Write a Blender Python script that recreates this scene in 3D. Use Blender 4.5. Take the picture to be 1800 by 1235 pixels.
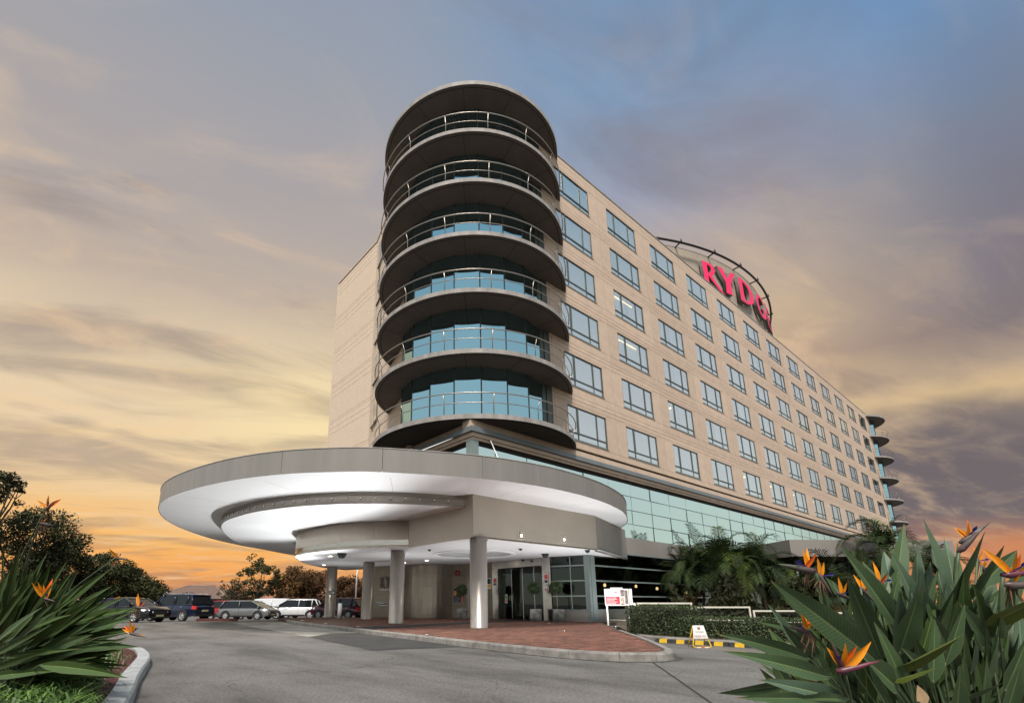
import bpy, bmesh, math, random
from mathutils import Vector, Matrix
from math import sin, cos, pi, radians, hypot, atan2, sqrt
random.seed(11)
for _o in list(bpy.data.objects):
    bpy.data.objects.remove(_o)
SC = bpy.context.scene
COL = SC.collection

# ------------------------------------------------------------------ camera
EYE = 0.97                                   # lens height above the driveway
FPX, CX, CY = 866.208, 802.278, 835.924      # focal length and principal point in 1800 px wide picture
FW = Vector((0.60658389, 0.75456957, 0.25036124)); RT = Vector((0.77953365, -0.62635973, -0.00088098)); UP = Vector((-0.15615144, -0.1956994, 0.96815209))
cam = bpy.data.cameras.new('camera'); cam.sensor_width = 36.0
cam.lens = 36.0 * FPX / 1800.0
cam.shift_x = (900.0 - CX) / 1800.0
cam.shift_y = (CY - 617.5) / 1800.0
cam.clip_start = 0.05; cam.clip_end = 3000
camo = bpy.data.objects.new('camera', cam); COL.objects.link(camo)
M = Matrix((( RT.x, UP.x, -FW.x, 0), (RT.y, UP.y, -FW.y, 0), (RT.z, UP.z, -FW.z, EYE), (0, 0, 0, 1)))
camo.matrix_world = M
SC.camera = camo

def ray(x, y): return FW + RT * ((x - CX) / FPX) + UP * ((CY - y) / FPX)
def at_depth(x, y, d):                       # world point seen at a photo pixel at a given depth
    q = ray(x, y) * d; return Vector((q.x, q.y, q.z + EYE))
def on_z(x, y, z):
    q = ray(x, y); s = (z - EYE) / q.z; return Vector((q.x * s, q.y * s, z))
def at_range(x, d):                          # ground plan point on the bearing of a pixel column at depth d
    q = ray(x, 1059); q = q * (d / q.dot(FW)); return (q.x, q.y)

# ------------------------------------------------------------------ world
def lin(c): return tuple(((v / 255.0) / 12.92 if v / 255.0 <= .04045 else ((v / 255.0 + .055) / 1.055) ** 2.4) for v in c) + (1.0,)
world = bpy.data.worlds.new('World'); SC.world = world; world.use_nodes = True
wn = world.node_tree; wn.nodes.clear()
SUN_EL, SUN_AZ = radians(56), radians(224)   # azimuth of the direction TO the light, from +X counter-clockwise
def N(t, **k):
    n = wn.nodes.new(t)
    for a, b in k.items(): setattr(n, a, b)
    return n
def wl(a, b): wn.links.new(a, b)
def wmath(op, a, b=None, c=None):
    n = N('ShaderNodeMath', operation=op)
    for i, v in enumerate((a, b, c)):
        if v is None: continue
        if isinstance(v, (int, float)): n.inputs[i].default_value = v
        else: wl(v, n.inputs[i])
    return n.outputs[0]
def wdot(v, d):
    n = N('ShaderNodeVectorMath', operation='DOT_PRODUCT'); wl(v, n.inputs[0]); n.inputs[1].default_value = d; return n.outputs['Value']
def wmix(f, a, b, blend='MIX'):
    n = N('ShaderNodeMix', data_type='RGBA', blend_type=blend)
    if isinstance(f, (int, float)): n.inputs[0].default_value = f
    else: wl(f, n.inputs[0])
    for i, v in ((6, a), (7, b)):
        if isinstance(v, tuple): n.inputs[i].default_value = v
        else: wl(v, n.inputs[i])
    return n.outputs[2]
def wramp(f, stops, interp='EASE'):
    n = N('ShaderNodeValToRGB'); n.color_ramp.interpolation = interp
    e = n.color_ramp.elements
    while len(e) < len(stops): e.new(0.5)
    for el, (p, c) in zip(e, stops): el.position = p; el.color = c if len(c) == 4 else lin(c)
    wl(f, n.inputs[0]); return n.outputs[0]
def wsmooth(v, a, b):
    n = N('ShaderNodeMapRange', interpolation_type='SMOOTHSTEP'); wl(v, n.inputs[0]); n.inputs[1].default_value = a; n.inputs[2].default_value = b; return n.outputs[0]
tc = N('ShaderNodeTexCoord'); D = tc.outputs['Generated']
fh = Vector((FW.x, FW.y, 0)).normalized()
dz = wdot(D, (0, 0, 1)); ds = wdot(D, tuple(RT)); df = wdot(D, tuple(fh))
hl = wmath('SQRT', wmath('MAXIMUM', wmath('SUBTRACT', 1.0, wmath('MULTIPLY', dz, dz)), 1e-4))
side = wmath('DIVIDE', ds, hl); front = wmath('DIVIDE', df, hl)
elev = wmath('DIVIDE', wmath('ARCSINE', wmath('MAXIMUM', dz, 0.0)), pi / 2)   # 0 at the horizon, 1 overhead
# cloud-layer coordinates: a flat sheet of cloud seen in perspective
zz = wmath('ADD', wmath('MAXIMUM', dz, 0.0), 0.16)
cu = wmath('DIVIDE', ds, zz); cv = wmath('DIVIDE', df, zz)
cu2 = wmath('ADD', wmath('MULTIPLY', cu, 0.92), wmath('MULTIPLY', cv, 0.38))
cv2 = wmath('SUBTRACT', wmath('MULTIPLY', cv, 0.92), wmath('MULTIPLY', cu, 0.38))
def wnoise(sx, sy, off, detail=5, rough=.55, dist=0.0):
    c = N('ShaderNodeCombineXYZ'); wl(wmath('MULTIPLY', cu2, sx), c.inputs[0]); wl(wmath('MULTIPLY', cv2, sy), c.inputs[1]); c.inputs[2].default_value = off
    n = N('ShaderNodeTexNoise'); wl(c.outputs[0], n.inputs['Vector']); n.inputs['Scale'].default_value = 1.0
    n.inputs['Detail'].default_value = detail; n.inputs['Roughness'].default_value = rough; n.inputs['Distortion'].default_value = dist
    return n.outputs['Fac']
n_big = wnoise(.6, 1.3, 3.1, 3, .5, .4); n_mid = wnoise(1.25, 3.2, 7.7, 5, .52, .6); n_fine = wnoise(2.4, 7.5, 1.3, 6, .58, .4); n_puff = wnoise(2.0, 3.8, 5.2, 6, .55, .8)
wob = wmath('ADD', wmath('MULTIPLY', wmath('SUBTRACT', n_big, .5), .16), wmath('MULTIPLY', wmath('SUBTRACT', n_mid, .5), .10))
ev = wmath('ADD', elev, wmath('MULTIPLY', wob, wmath('MINIMUM', wmath('MULTIPLY', elev, 4.0), 1.0)))
SKY_LEFT = [(0, (176, 128, 112)), (.016, (206, 142, 100)), (.035, (247, 170, 92)), (.07, (250, 188, 108)), (.12, (238, 204, 156)), (.20, (233, 209, 175)), (.27, (220, 199, 172)), (.36, (192, 176, 162)), (.47, (171, 165, 166)), (.6, (153, 160, 173)), (.8, (130, 148, 178)), (1, (112, 134, 170))]
SKY_RIGHT = [(0, (208, 130, 84)), (.046, (206, 136, 96)), (.062, (150, 118, 108)), (.078, (116, 106, 109)), (.125, (112, 104, 108)), (.155, (150, 134, 122)), (.19, (212, 184, 144)), (.25, (188, 162, 140)), (.32, (200, 176, 148)), (.40, (186, 170, 160)), (.47, (160, 164, 182)), (.56, (120, 153, 188)), (.72, (102, 143, 186)), (1, (90, 134, 184))]
SKY_FAR = [(0, (208, 130, 84)), (.046, (206, 136, 96)), (.062, (150, 118, 108)), (.078, (116, 106, 109)), (.125, (112, 104, 108)), (.15, (140, 126, 118)), (.178, (214, 186, 144)), (.205, (176, 156, 138)), (.25, (128, 118, 122)), (.31, (126, 122, 134)), (.40, (122, 132, 152)), (.50, (110, 146, 186)), (.72, (84, 134, 190)), (1, (84, 130, 186))]
SKY_BACK = [(0, (236, 232, 216)), (.06, (232, 236, 226)), (.14, (224, 231, 230)), (.26, (213, 221, 226)), (.42, (182, 202, 214)), (.6, (126, 170, 206)), (1, (100, 140, 186))]
front_col = wmix(wsmooth(side, -.28, .48), wramp(ev, SKY_LEFT, 'LINEAR'), wramp(ev, SKY_RIGHT, 'LINEAR'))
far = wsmooth(side, .58, .82); front_col = wmix(far, front_col, wramp(ev, SKY_FAR, 'LINEAR'))
far_off = wmath('SUBTRACT', 1.0, wmath('MULTIPLY', far, .8))
glow = wmath('MULTIPLY', wmath('POWER', 2.718, wmath('MULTIPLY', -1.0, wmath('ADD', wmath('POWER', wmath('DIVIDE', wmath('ADD', side, .30), .22), 2.0), wmath('POWER', wmath('DIVIDE', wmath('SUBTRACT', elev, .22), .085), 2.0)))), .75)
front_col = wmix(glow, front_col, lin((253, 230, 176)))
# cloud banks and bright streaks drifting over the sunset side
bank = wsmooth(n_mid, .46, .68); streak = wsmooth(n_fine, .50, .74)
front_col = wmix(wmath('MULTIPLY', wmath('MULTIPLY', bank, .78), far_off), front_col, wmix(.60, front_col, lin((126, 113, 116))))
front_col = wmix(wmath('MULTIPLY', wsmooth(n_puff, .50, .72), wmath('MULTIPLY', wmath('MULTIPLY', wsmooth(elev, .72, .3), .52), far_off)), front_col, lin((240, 206, 166)))
front_col = wmix(wmath('MULTIPLY', streak, wmath('MULTIPLY', wmath('MULTIPLY', wsmooth(elev, .62, .10), .40), far_off)), front_col, lin((250, 214, 158)))
sky = N('ShaderNodeTexSky', sky_type='NISHITA', sun_disc=False); sky.sun_elevation = SUN_EL; sky.sun_rotation = pi / 2 - SUN_AZ
nish = wmix(1.0, sky.outputs[0], (.09, .09, .09, 1), 'MULTIPLY')
back_col = wmix(.18, wramp(elev, SKY_BACK, 'LINEAR'), nish)
sky_col = wmix(wsmooth(front, .33, .56), back_col, front_col)
bg = N('ShaderNodeBackground'); bg.inputs['Strength'].default_value = 1.0; wl(sky_col, bg.inputs['Color'])
out = N('ShaderNodeOutputWorld'); wl(bg.outputs[0], out.inputs[0])

# ------------------------------------------------------------------ sun (low, very soft, from behind left of the camera)
sl = bpy.data.lights.new('sun', 'SUN'); sl.energy = 4.7; sl.angle = radians(14); sl.color = (1.0, .93, .84)
so = bpy.data.objects.new('sun', sl); COL.objects.link(so)
sd = Vector((cos(SUN_EL) * cos(SUN_AZ), cos(SUN_EL) * sin(SUN_AZ), sin(SUN_EL)))
so.rotation_euler = (-sd).to_track_quat('-Z', 'Y').to_euler(); so.location = sd * 60
SC.view_settings.view_transform = 'Standard'; SC.view_settings.look = 'None'
SC.view_settings.exposure = 0.0; SC.view_settings.gamma = 1.0; SC.view_settings.use_curve_mapping = False
SC.cycles.max_bounces = 8; SC.cycles.transparent_max_bounces = 16; SC.cycles.use_denoising = True
SC.cycles.caustics_reflective = False; SC.cycles.caustics_refractive = False

# ------------------------------------------------------------------ materials
MATS = {}
def mat(name, color, rough=.6, metal=0.0, var=.12, scale=3.0, bump=0.0, bscale=40.0, rnd=0.0, spec=.5, dark=None, stretch=(1, 1, 1), coat=0.0):
    """Principled with noise colour variation in object space; rnd varies brightness per object."""
    if name in MATS: return MATS[name]
    m = bpy.data.materials.new(name); m.use_nodes = True; nt = m.node_tree; b = nt.nodes['Principled BSDF']
    b.inputs['Roughness'].default_value = rough; b.inputs['Metallic'].default_value = metal; b.inputs['Specular IOR Level'].default_value = spec
    b.inputs['Coat Weight'].default_value = coat
    tcn = nt.nodes.new('ShaderNodeTexCoord'); mp = nt.nodes.new('ShaderNodeMapping'); mp.inputs['Scale'].default_value = stretch
    nt.links.new(tcn.outputs['Object'], mp.inputs[0])
    no = nt.nodes.new('ShaderNodeTexNoise'); no.inputs['Scale'].default_value = scale; no.inputs['Detail'].default_value = 6; no.inputs['Roughness'].default_value = .6
    nt.links.new(mp.outputs[0], no.inputs['Vector'])
    rp = nt.nodes.new('ShaderNodeValToRGB'); e = rp.color_ramp.elements
    lo = dark if dark else tuple(c * (1 - var * 1.6) for c in color); hi = tuple(min(1, c * (1 + var)) for c in color)
    e[0].position = .3; e[0].color = lo + (1,); e[1].position = .72; e[1].color = hi + (1,)
    nt.links.new(no.outputs['Fac'], rp.inputs[0]); col = rp.outputs[0]
    if rnd:
        oi = nt.nodes.new('ShaderNodeObjectInfo'); mr = nt.nodes.new('ShaderNodeMapRange'); mr.inputs[3].default_value = 1 - rnd; mr.inputs[4].default_value = 1 + rnd
        nt.links.new(oi.outputs['Random'], mr.inputs[0])
        hv = nt.nodes.new('ShaderNodeHueSaturation'); nt.links.new(mr.outputs[0], hv.inputs['Value']); nt.links.new(col, hv.inputs['Color']); col = hv.outputs[0]
    nt.links.new(col, b.inputs['Base Color'])
    if bump:
        n2 = nt.nodes.new('ShaderNodeTexNoise'); n2.inputs['Scale'].default_value = bscale; n2.inputs['Detail'].default_value = 4
        nt.links.new(mp.outputs[0], n2.inputs['Vector'])
        bp = nt.nodes.new('ShaderNodeBump'); bp.inputs['Strength'].default_value = bump; bp.inputs['Distance'].default_value = .02
        nt.links.new(n2.outputs['Fac'], bp.inputs['Height']); nt.links.new(bp.outputs[0], b.inputs['Normal'])
    MATS[name] = m; return m
def mirror_glass(name, tint, fac, rough=.015, body=(.015, .02, .022), through=0.0, warp=.004):
    """Coated glazing: a tinted mirror over a dark (or see-through) body, panes very slightly out of true."""
    m = bpy.data.materials.new(name); m.use_nodes = True; nt = m.node_tree; nt.nodes.clear()
    o = nt.nodes.new('ShaderNodeOutputMaterial'); mx = nt.nodes.new('ShaderNodeMixShader')
    g = nt.nodes.new('ShaderNodeBsdfGlossy'); g.inputs['Color'].default_value = tint + (1,); g.inputs['Roughness'].default_value = rough
    if through: 
        d = nt.nodes.new('ShaderNodeBsdfTransparent'); d.inputs[0].default_value = (through, through * 1.02, through, 1)
    else:
        d = nt.nodes.new('ShaderNodeBsdfDiffuse'); d.inputs[0].default_value = body + (1,)
    lf = nt.nodes.new('ShaderNodeLayerWeight'); lf.inputs[0].default_value = .5; lw = nt.nodes.new('ShaderNodeMath'); lw.operation = 'POWER'; lw.inputs[1].default_value = 4.5; nt.links.new(lf.outputs['Facing'], lw.inputs[0])
    ad = nt.nodes.new('ShaderNodeMath'); ad.operation = 'MULTIPLY_ADD'; ad.use_clamp = True; ad.inputs[1].default_value = 1.0 - fac; ad.inputs[2].default_value = fac
    nt.links.new(lw.outputs[0], ad.inputs[0]); nt.links.new(ad.outputs[0], mx.inputs[0])
    tcn = nt.nodes.new('ShaderNodeTexCoord'); no = nt.nodes.new('ShaderNodeTexNoise'); no.inputs['Scale'].default_value = .9; no.inputs['Detail'].default_value = 1
    nt.links.new(tcn.outputs['Object'], no.inputs['Vector'])
    bp = nt.nodes.new('ShaderNodeBump'); bp.inputs['Strength'].default_value = 1.0; bp.inputs['Distance'].default_value = warp
    nt.links.new(no.outputs['Fac'], bp.inputs['Height']); nt.links.new(bp.outputs[0], g.inputs['Normal'])
    nt.links.new(d.outputs[0], mx.inputs[1]); nt.links.new(g.outputs[0], mx.inputs[2]); nt.links.new(mx.outputs[0], o.inputs[0])
    MATS[name] = m; return m
def emit(name, color, s):
    m = bpy.data.materials.new(name); m.use_nodes = True; b = m.node_tree.nodes['Principled BSDF']
    b.inputs['Base Color'].default_value = color + (1,); b.inputs['Emission Color'].default_value = color + (1,); b.inputs['Emission Strength'].default_value = s
    MATS[name] = m; return m
STONE = mat('precast concrete', (.60, .452, .345), .85, var=.075, scale=.9, bump=.25, bscale=60, rnd=.05, stretch=(1.6, 1.6, .22))
STONE_LIT = mat('sun lightened precast concrete', (.72, .565, .43), .85, var=.03, scale=.9, bump=.25, bscale=60, rnd=.025, stretch=(1.6, 1.6, .22))  # left wing concrete, its colour lightened to stand in for sunset light
JOINT = mat('joint sealant', (.36, .27, .20), .9)
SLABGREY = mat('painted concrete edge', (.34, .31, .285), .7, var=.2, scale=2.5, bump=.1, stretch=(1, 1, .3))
SOFFITDARK = mat('shade darkened soffit', (.115, .095, .082), .75, var=.12, scale=.8)  # balcony underside, its colour darkened to stand in for missing light
RAILM = mat('satin steel rail', (.42, .37, .32), .35, metal=.8, var=.05)
FRAME = mat('bronze green frame', (.095, .112, .10), .45, metal=.3, var=.08)
FRAMEPALE = mat('pale green aluminium', (.27, .32, .305), .45, metal=.3, var=.05)
DARKGAP = mat('dark recess', (.02, .018, .016), .9)
BEAMGREY = mat('grey metal gutter', (.20, .225, .235), .5, metal=.3, var=.08, scale=1)
CLAD = mat('champagne cladding', (.46, .40, .335), .42, metal=.22, var=.05, scale=.7, stretch=(1, 1, .25))
CLADD = mat('taupe cladding', (.29, .262, .235), .5, metal=.12, var=.07, scale=.7, stretch=(1, 1, .25))
RIMM = mat('streaked rim metal', (.265, .245, .222), .45, metal=.15, var=.07, scale=2.2, stretch=(1, 1, .06))
RINGST = mat('dark ring steel', (.26, .235, .205), .24, metal=1.0, var=.12, scale=3)
WHITE = mat('white soffit paint', (.86, .865, .87), .6, var=.015, scale=.4)
STEEL = mat('brushed stainless steel', (.50, .475, .445), .22, metal=1.0, var=.10, scale=3, stretch=(1, 1, 12))
CHROME = mat('polished steel', (.75, .75, .74), .12, metal=1.0, var=.03)
COLM = mat('column sheet metal', (.40, .365, .325), .36, metal=.55, var=.04, scale=1, stretch=(1, 1, .2))
BRICK = mat('clay brick', (.185, .080, .053), .8, var=.25, scale=9, bump=.3, bscale=80, rnd=.42)
MORTAR = mat('paving sand', (.11, .06, .045), .95, var=.2, scale=20)
KERB = mat('kerb concrete', (.27, .25, .225), .85, var=.28, scale=5, bump=.4, bscale=60, rnd=.08)
KERBL = mat('pale kerb concrete', (.40, .41, .405), .8, var=.2, scale=6, bump=.35, bscale=60, rnd=.05)
MAT_BLACK = mat('black rubber mat', (.022, .022, .023), .9, var=.25, scale=30, bump=.4, bscale=200)
BLACK = mat('black plastic', (.018, .018, .02), .45)
RUBBER = mat('recycled rubber', (.035, .034, .034), .8, var=.25, scale=12, bump=.3)
YELLOW = mat('yellow safety paint', (.72, .44, .02), .5, var=.12, scale=14)
WHITEM = mat('white painted metal', (.74, .73, .70), .45, var=.05, scale=5)
CREAMM = mat('cream painted metal', (.70, .66, .56), .5, var=.08, scale=5)
PINKRED = emit('magenta red sign face', (.84, .014, .11), .14)
LETTERSIDE = mat('dark letter return', (.16, .145, .13), .55)
TILE = mat('beige stone cladding', (.22, .19, .14), .45, metal=.2, var=.07, scale=2, rnd=.04, spec=.5)
TILED = mat('bronze sheet cladding', (.27, .235, .195), .30, metal=.85, var=.05, scale=2, rnd=.03)
ROOFT = mat('brown roof tile', (.16, .10, .075), .85, var=.2, scale=3)
G_TOWER = mirror_glass('blue tower glass', (.47, .77, .85), .76, warp=.003)
G_WIN = mirror_glass('bedroom window glass', (.97, .98, .98), .60, through=.95, warp=.006)
G_POD = mirror_glass('mint podium glass', (.80, .97, .92), .80, warp=.004)
G_GROUND = mirror_glass('dark lobby glass', (.80, .92, .90), .05, through=.42, warp=.003)
G_FENCE = mirror_glass('clear fence glass', (.9, .95, .95), .03, through=.88, warp=.0)
G_CAR = mirror_glass('car glass', (.9, .95, 1.0), .04, body=(.01, .012, .014), warp=.0)
CURTAIN = mat('sheer curtain', (.80, .80, .77), .9, var=.03)
E_DOWN = emit('downlight lamp', (1.0, .93, .74), 9.0)
E_WARM = emit('warm room lamp', (1.0, .66, .30), 7.0)
E_TAIL = emit('tail lamp', (.5, .02, .015), .12)
INTERIOR = mat('lobby interior wall', (.10, .075, .05), .7, var=.15, scale=1)

# ------------------------------------------------------------------ mesh helpers
class MB:
    """Collects faces (with material index and optional uv) and links them as ONE mesh object."""
    def __init__(s): s.v = []; s.f = []; s.mi = []; s.uv = []; s.sm = []
    def quad(s, pts, mi=0, uv=None, smooth=False):
        b = len(s.v); s.v += [tuple(p) for p in pts]; s.f.append(tuple(range(b, b + len(pts)))); s.mi.append(mi); s.uv.append(uv); s.sm.append(smooth)
    def box(s, x0, x1, y0, y1, z0, z1, mi=0, M=None, skip=''):
        c = [Vector((x, y, z)) for z in (z0, z1) for y in (y0, y1) for x in (x0, x1)]
        if M is not None: c = [M @ p for p in c]
        b = len(s.v); s.v += [tuple(p) for p in c]
        for k, q in (('b', (0, 2, 3, 1)), ('t', (4, 5, 7, 6)), ('f', (0, 1, 5, 4)), ('k', (2, 6, 7, 3)), ('l', (0, 4, 6, 2)), ('r', (1, 3, 7, 5))):
            if k in skip: continue
            s.f.append(tuple(b + i for i in q)); s.mi.append(mi); s.uv.append(None); s.sm.append(False)
    def prism(s, poly, z0, z1, mi_side=0, mi_top=0, mi_bot=0, top=True, bot=True, smooth=False):
        n = len(poly); b = len(s.v)
        s.v += [(p[0], p[1], z0) for p in poly] + [(p[0], p[1], z1) for p in poly]
        for i in range(n):
            j = (i + 1) % n; s.f.append((b + i, b + j, b + n + j, b + n + i)); s.mi.append(mi_side); s.uv.append(None); s.sm.append(smooth)
        if top: s.f.append(tuple(b + n + i for i in range(n))); s.mi.append(mi_top); s.uv.append(None); s.sm.append(False)
        if bot: s.f.append(tuple(b + i for i in reversed(range(n)))); s.mi.append(mi_bot); s.uv.append(None); s.sm.append(False)
    def tube(s, path, rad, n=8, mi=0, cap=True, closed=False):
        path = [Vector(p) for p in path]; k = len(path); rad = rad if isinstance(rad, (list, tuple)) else [rad] * k
        rings = []; up = None
        for i, p in enumerate(path):
            a = path[max(0, i - 1)] if not closed else path[(i - 1) % k]; c = path[min(k - 1, i + 1)] if not closed else path[(i + 1) % k]
            t = (c - a).normalized()
            if up is None: up = Vector((0, 0, 1)) if abs(t.z) < .9 else Vector((1, 0, 0))
            e1 = t.cross(up).normalized(); e2 = e1.cross(t).normalized(); up = e2
            b = len(s.v); rings.append(b)
            s.v += [tuple(p + (e1 * cos(2 * pi * j / n) + e2 * sin(2 * pi * j / n)) * rad[i]) for j in range(n)]
        for i in range(k if closed else k - 1):
            a, b = rings[i], rings[(i + 1) % k]
            for j in range(n):
                s.f.append((a + j, a + (j + 1) % n, b + (j + 1) % n, b + j)); s.mi.append(mi); s.uv.append(None); s.sm.append(n > 4)
        if cap and not closed:
            s.f.append(tuple(rings[0] + j for j in reversed(range(n)))); s.f.append(tuple(rings[-1] + j for j in range(n)))
            s.mi += [mi, mi]; s.uv += [None, None]; s.sm += [False, False]
    def lathe(s, prof, n=16, c=(0, 0, 0), mi=0, M=None, cap=True):
        b = len(s.v); k = len(prof)
        for r_, z in prof:
            for j in range(n):
                p = Vector((r_ * cos(2 * pi * j / n), r_ * sin(2 * pi * j / n), z))
                if M is not None: p = M @ p
                s.v.append((p.x + c[0], p.y + c[1], p.z + c[2]))
        for i in range(k - 1):
            for j in range(n):
                s.f.append((b + i * n + j, b + i * n + (j + 1) % n, b + (i + 1) * n + (j + 1) % n, b + (i + 1) * n + j)); s.mi.append(mi); s.uv.append(None); s.sm.append(True)
        if not cap: return
        s.f.append(tuple(b + j for j in reversed(range(n)))); s.f.append(tuple(b + (k - 1) * n + j for j in range(n))); s.mi += [mi, mi]; s.uv += [None, None]; s.sm += [False, False]
    def grid(s, rows, mi=0, uv=None, smooth=True):
        """rows: list of equal-length lists of points"""
        b = len(s.v); m = len(rows[0])
        for r_ in rows: s.v += [tuple(p) for p in r_]
        for i in range(len(rows) - 1):
            for j in range(m - 1):
                s.f.append((b + i * m + j, b + i * m + j + 1, b + (i + 1) * m + j + 1, b + (i + 1) * m + j)); s.mi.append(mi); s.sm.append(smooth)
                s.uv.append([uv[i][j], uv[i][j + 1], uv[i + 1][j + 1], uv[i + 1][j]] if uv else None)
    def mesh(s, name, mats):
        me = bpy.data.meshes.new(name); me.from_pydata(s.v, [], s.f)
        for m in (mats if isinstance(mats, (list, tuple)) else [mats]): me.materials.append(m)
        me.polygons.foreach_set('material_index', s.mi); me.polygons.foreach_set('use_smooth', s.sm)
        if any(u is not None for u in s.uv):
            l = me.uv_layers.new(name='uv').data; i = 0
            for f, u in zip(s.f, s.uv):
                for k in range(len(f)):
                    l[i].uv = u[k] if u else (0, 0); i += 1
        me.update(); return me
    def build(s, name, mats, parent=None, label=None):
        return link(name, s.mesh(name, mats), parent, label)
def link(name, me, parent=None, label=None, M=None):
    o = bpy.data.objects.new(name, me); COL.objects.link(o)
    if parent is not None: o.parent = parent
    if label: o['label'] = label
    if M is not None: o.matrix_local = M
    return o
def tag(o, label, cat, group=None):
    o['label'] = label; o['category'] = cat
    if group: o['group'] = group
    return o
def thing(name, label, cat, loc=(0, 0, 0), rz=0.0, group=None):
    o = bpy.data.objects.new(name, None); COL.objects.link(o); o.location = loc; o.rotation_euler = (0, 0, rz); o.empty_display_size = .2
    return tag(o, label, cat, group)
def structure(o): o['kind'] = 'structure'; return o
def copy_tree(o, parent=None):
    c = o.copy(); COL.objects.link(c)
    if parent is not None: c.parent = parent
    for ch in list(o.children): copy_tree(ch, c)
    return c
def smooth_line(pts, n=6, closed=False):
    """Catmull-Rom through plan points"""
    out = []; k = len(pts); g = lambda i: pts[i % k] if closed else pts[max(0, min(k - 1, i))]
    for i in range(k if closed else k - 1):
        p0, p1, p2, p3 = g(i - 1), g(i), g(i + 1), g(i + 2)
        for j in range(n):
            t = j / n
            out.append(tuple(.5 * (2 * p1[d] + (p2[d] - p0[d]) * t + (2 * p0[d] - 5 * p1[d] + 4 * p2[d] - p3[d]) * t * t + (3 * p1[d] - p0[d] - 3 * p2[d] + p3[d]) * t ** 3) for d in range(len(p1))))
    if not closed: out.append(tuple(pts[-1]))
    return out
def curve_mesh(name, outlines, depth, mats, sx=1.0, sy=1.0):
    """Filled 2D outlines (holes inside outlines) extruded to a solid mesh in XY, +Z thick."""
    cu_ = bpy.data.curves.new(name, 'CURVE'); cu_.dimensions = '2D'; cu_.fill_mode = 'BOTH'; cu_.extrude = depth / 2
    for ol in outlines:
        sp = cu_.splines.new('POLY'); sp.points.add(len(ol) - 1); sp.use_cyclic_u = True
        for p_, q in zip(sp.points, ol): p_.co = (q[0] * sx, q[1] * sy, 0, 1)
    return _curve_to_mesh(name, cu_, mats)
def text_mesh(name, body, size, depth, mats, align='LEFT', spacing=1.0):
    cu_ = bpy.data.curves.new(name, 'FONT'); cu_.body = body; cu_.size = size; cu_.extrude = depth / 2; cu_.align_x = align; cu_.space_character = spacing
    return _curve_to_mesh(name, cu_, mats)
def _curve_to_mesh(name, cu_, mats):
    o = bpy.data.objects.new(name, cu_); COL.objects.link(o)
    me = bpy.data.meshes.new_from_object(o.evaluated_get(bpy.context.evaluated_depsgraph_get()))
    bpy.data.objects.remove(o); bpy.data.curves.remove(cu_)
    me.name = name; me.materials.clear()
    for m in (mats if isinstance(mats, (list, tuple)) else [mats]): me.materials.append(m)
    if isinstance(mats, (list, tuple)) and len(mats) > 1:
        for p_ in me.polygons: p_.material_index = 0 if p_.normal.z > .5 else 1
    return me
def face_matrix(origin, xdir, up=(0, 0, 1)):
    """Local XY plane stood upright: local x along xdir, local y up, local z out of the face."""
    x = Vector(xdir).normalized(); y = Vector(up); z = x.cross(y).normalized(); y = z.cross(x)
    return Matrix(((x.x, y.x, z.x, origin[0]), (x.y, y.y, z.y, origin[1]), (x.z, y.z, z.z, origin[2]), (0, 0, 0, 1)))
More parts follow.
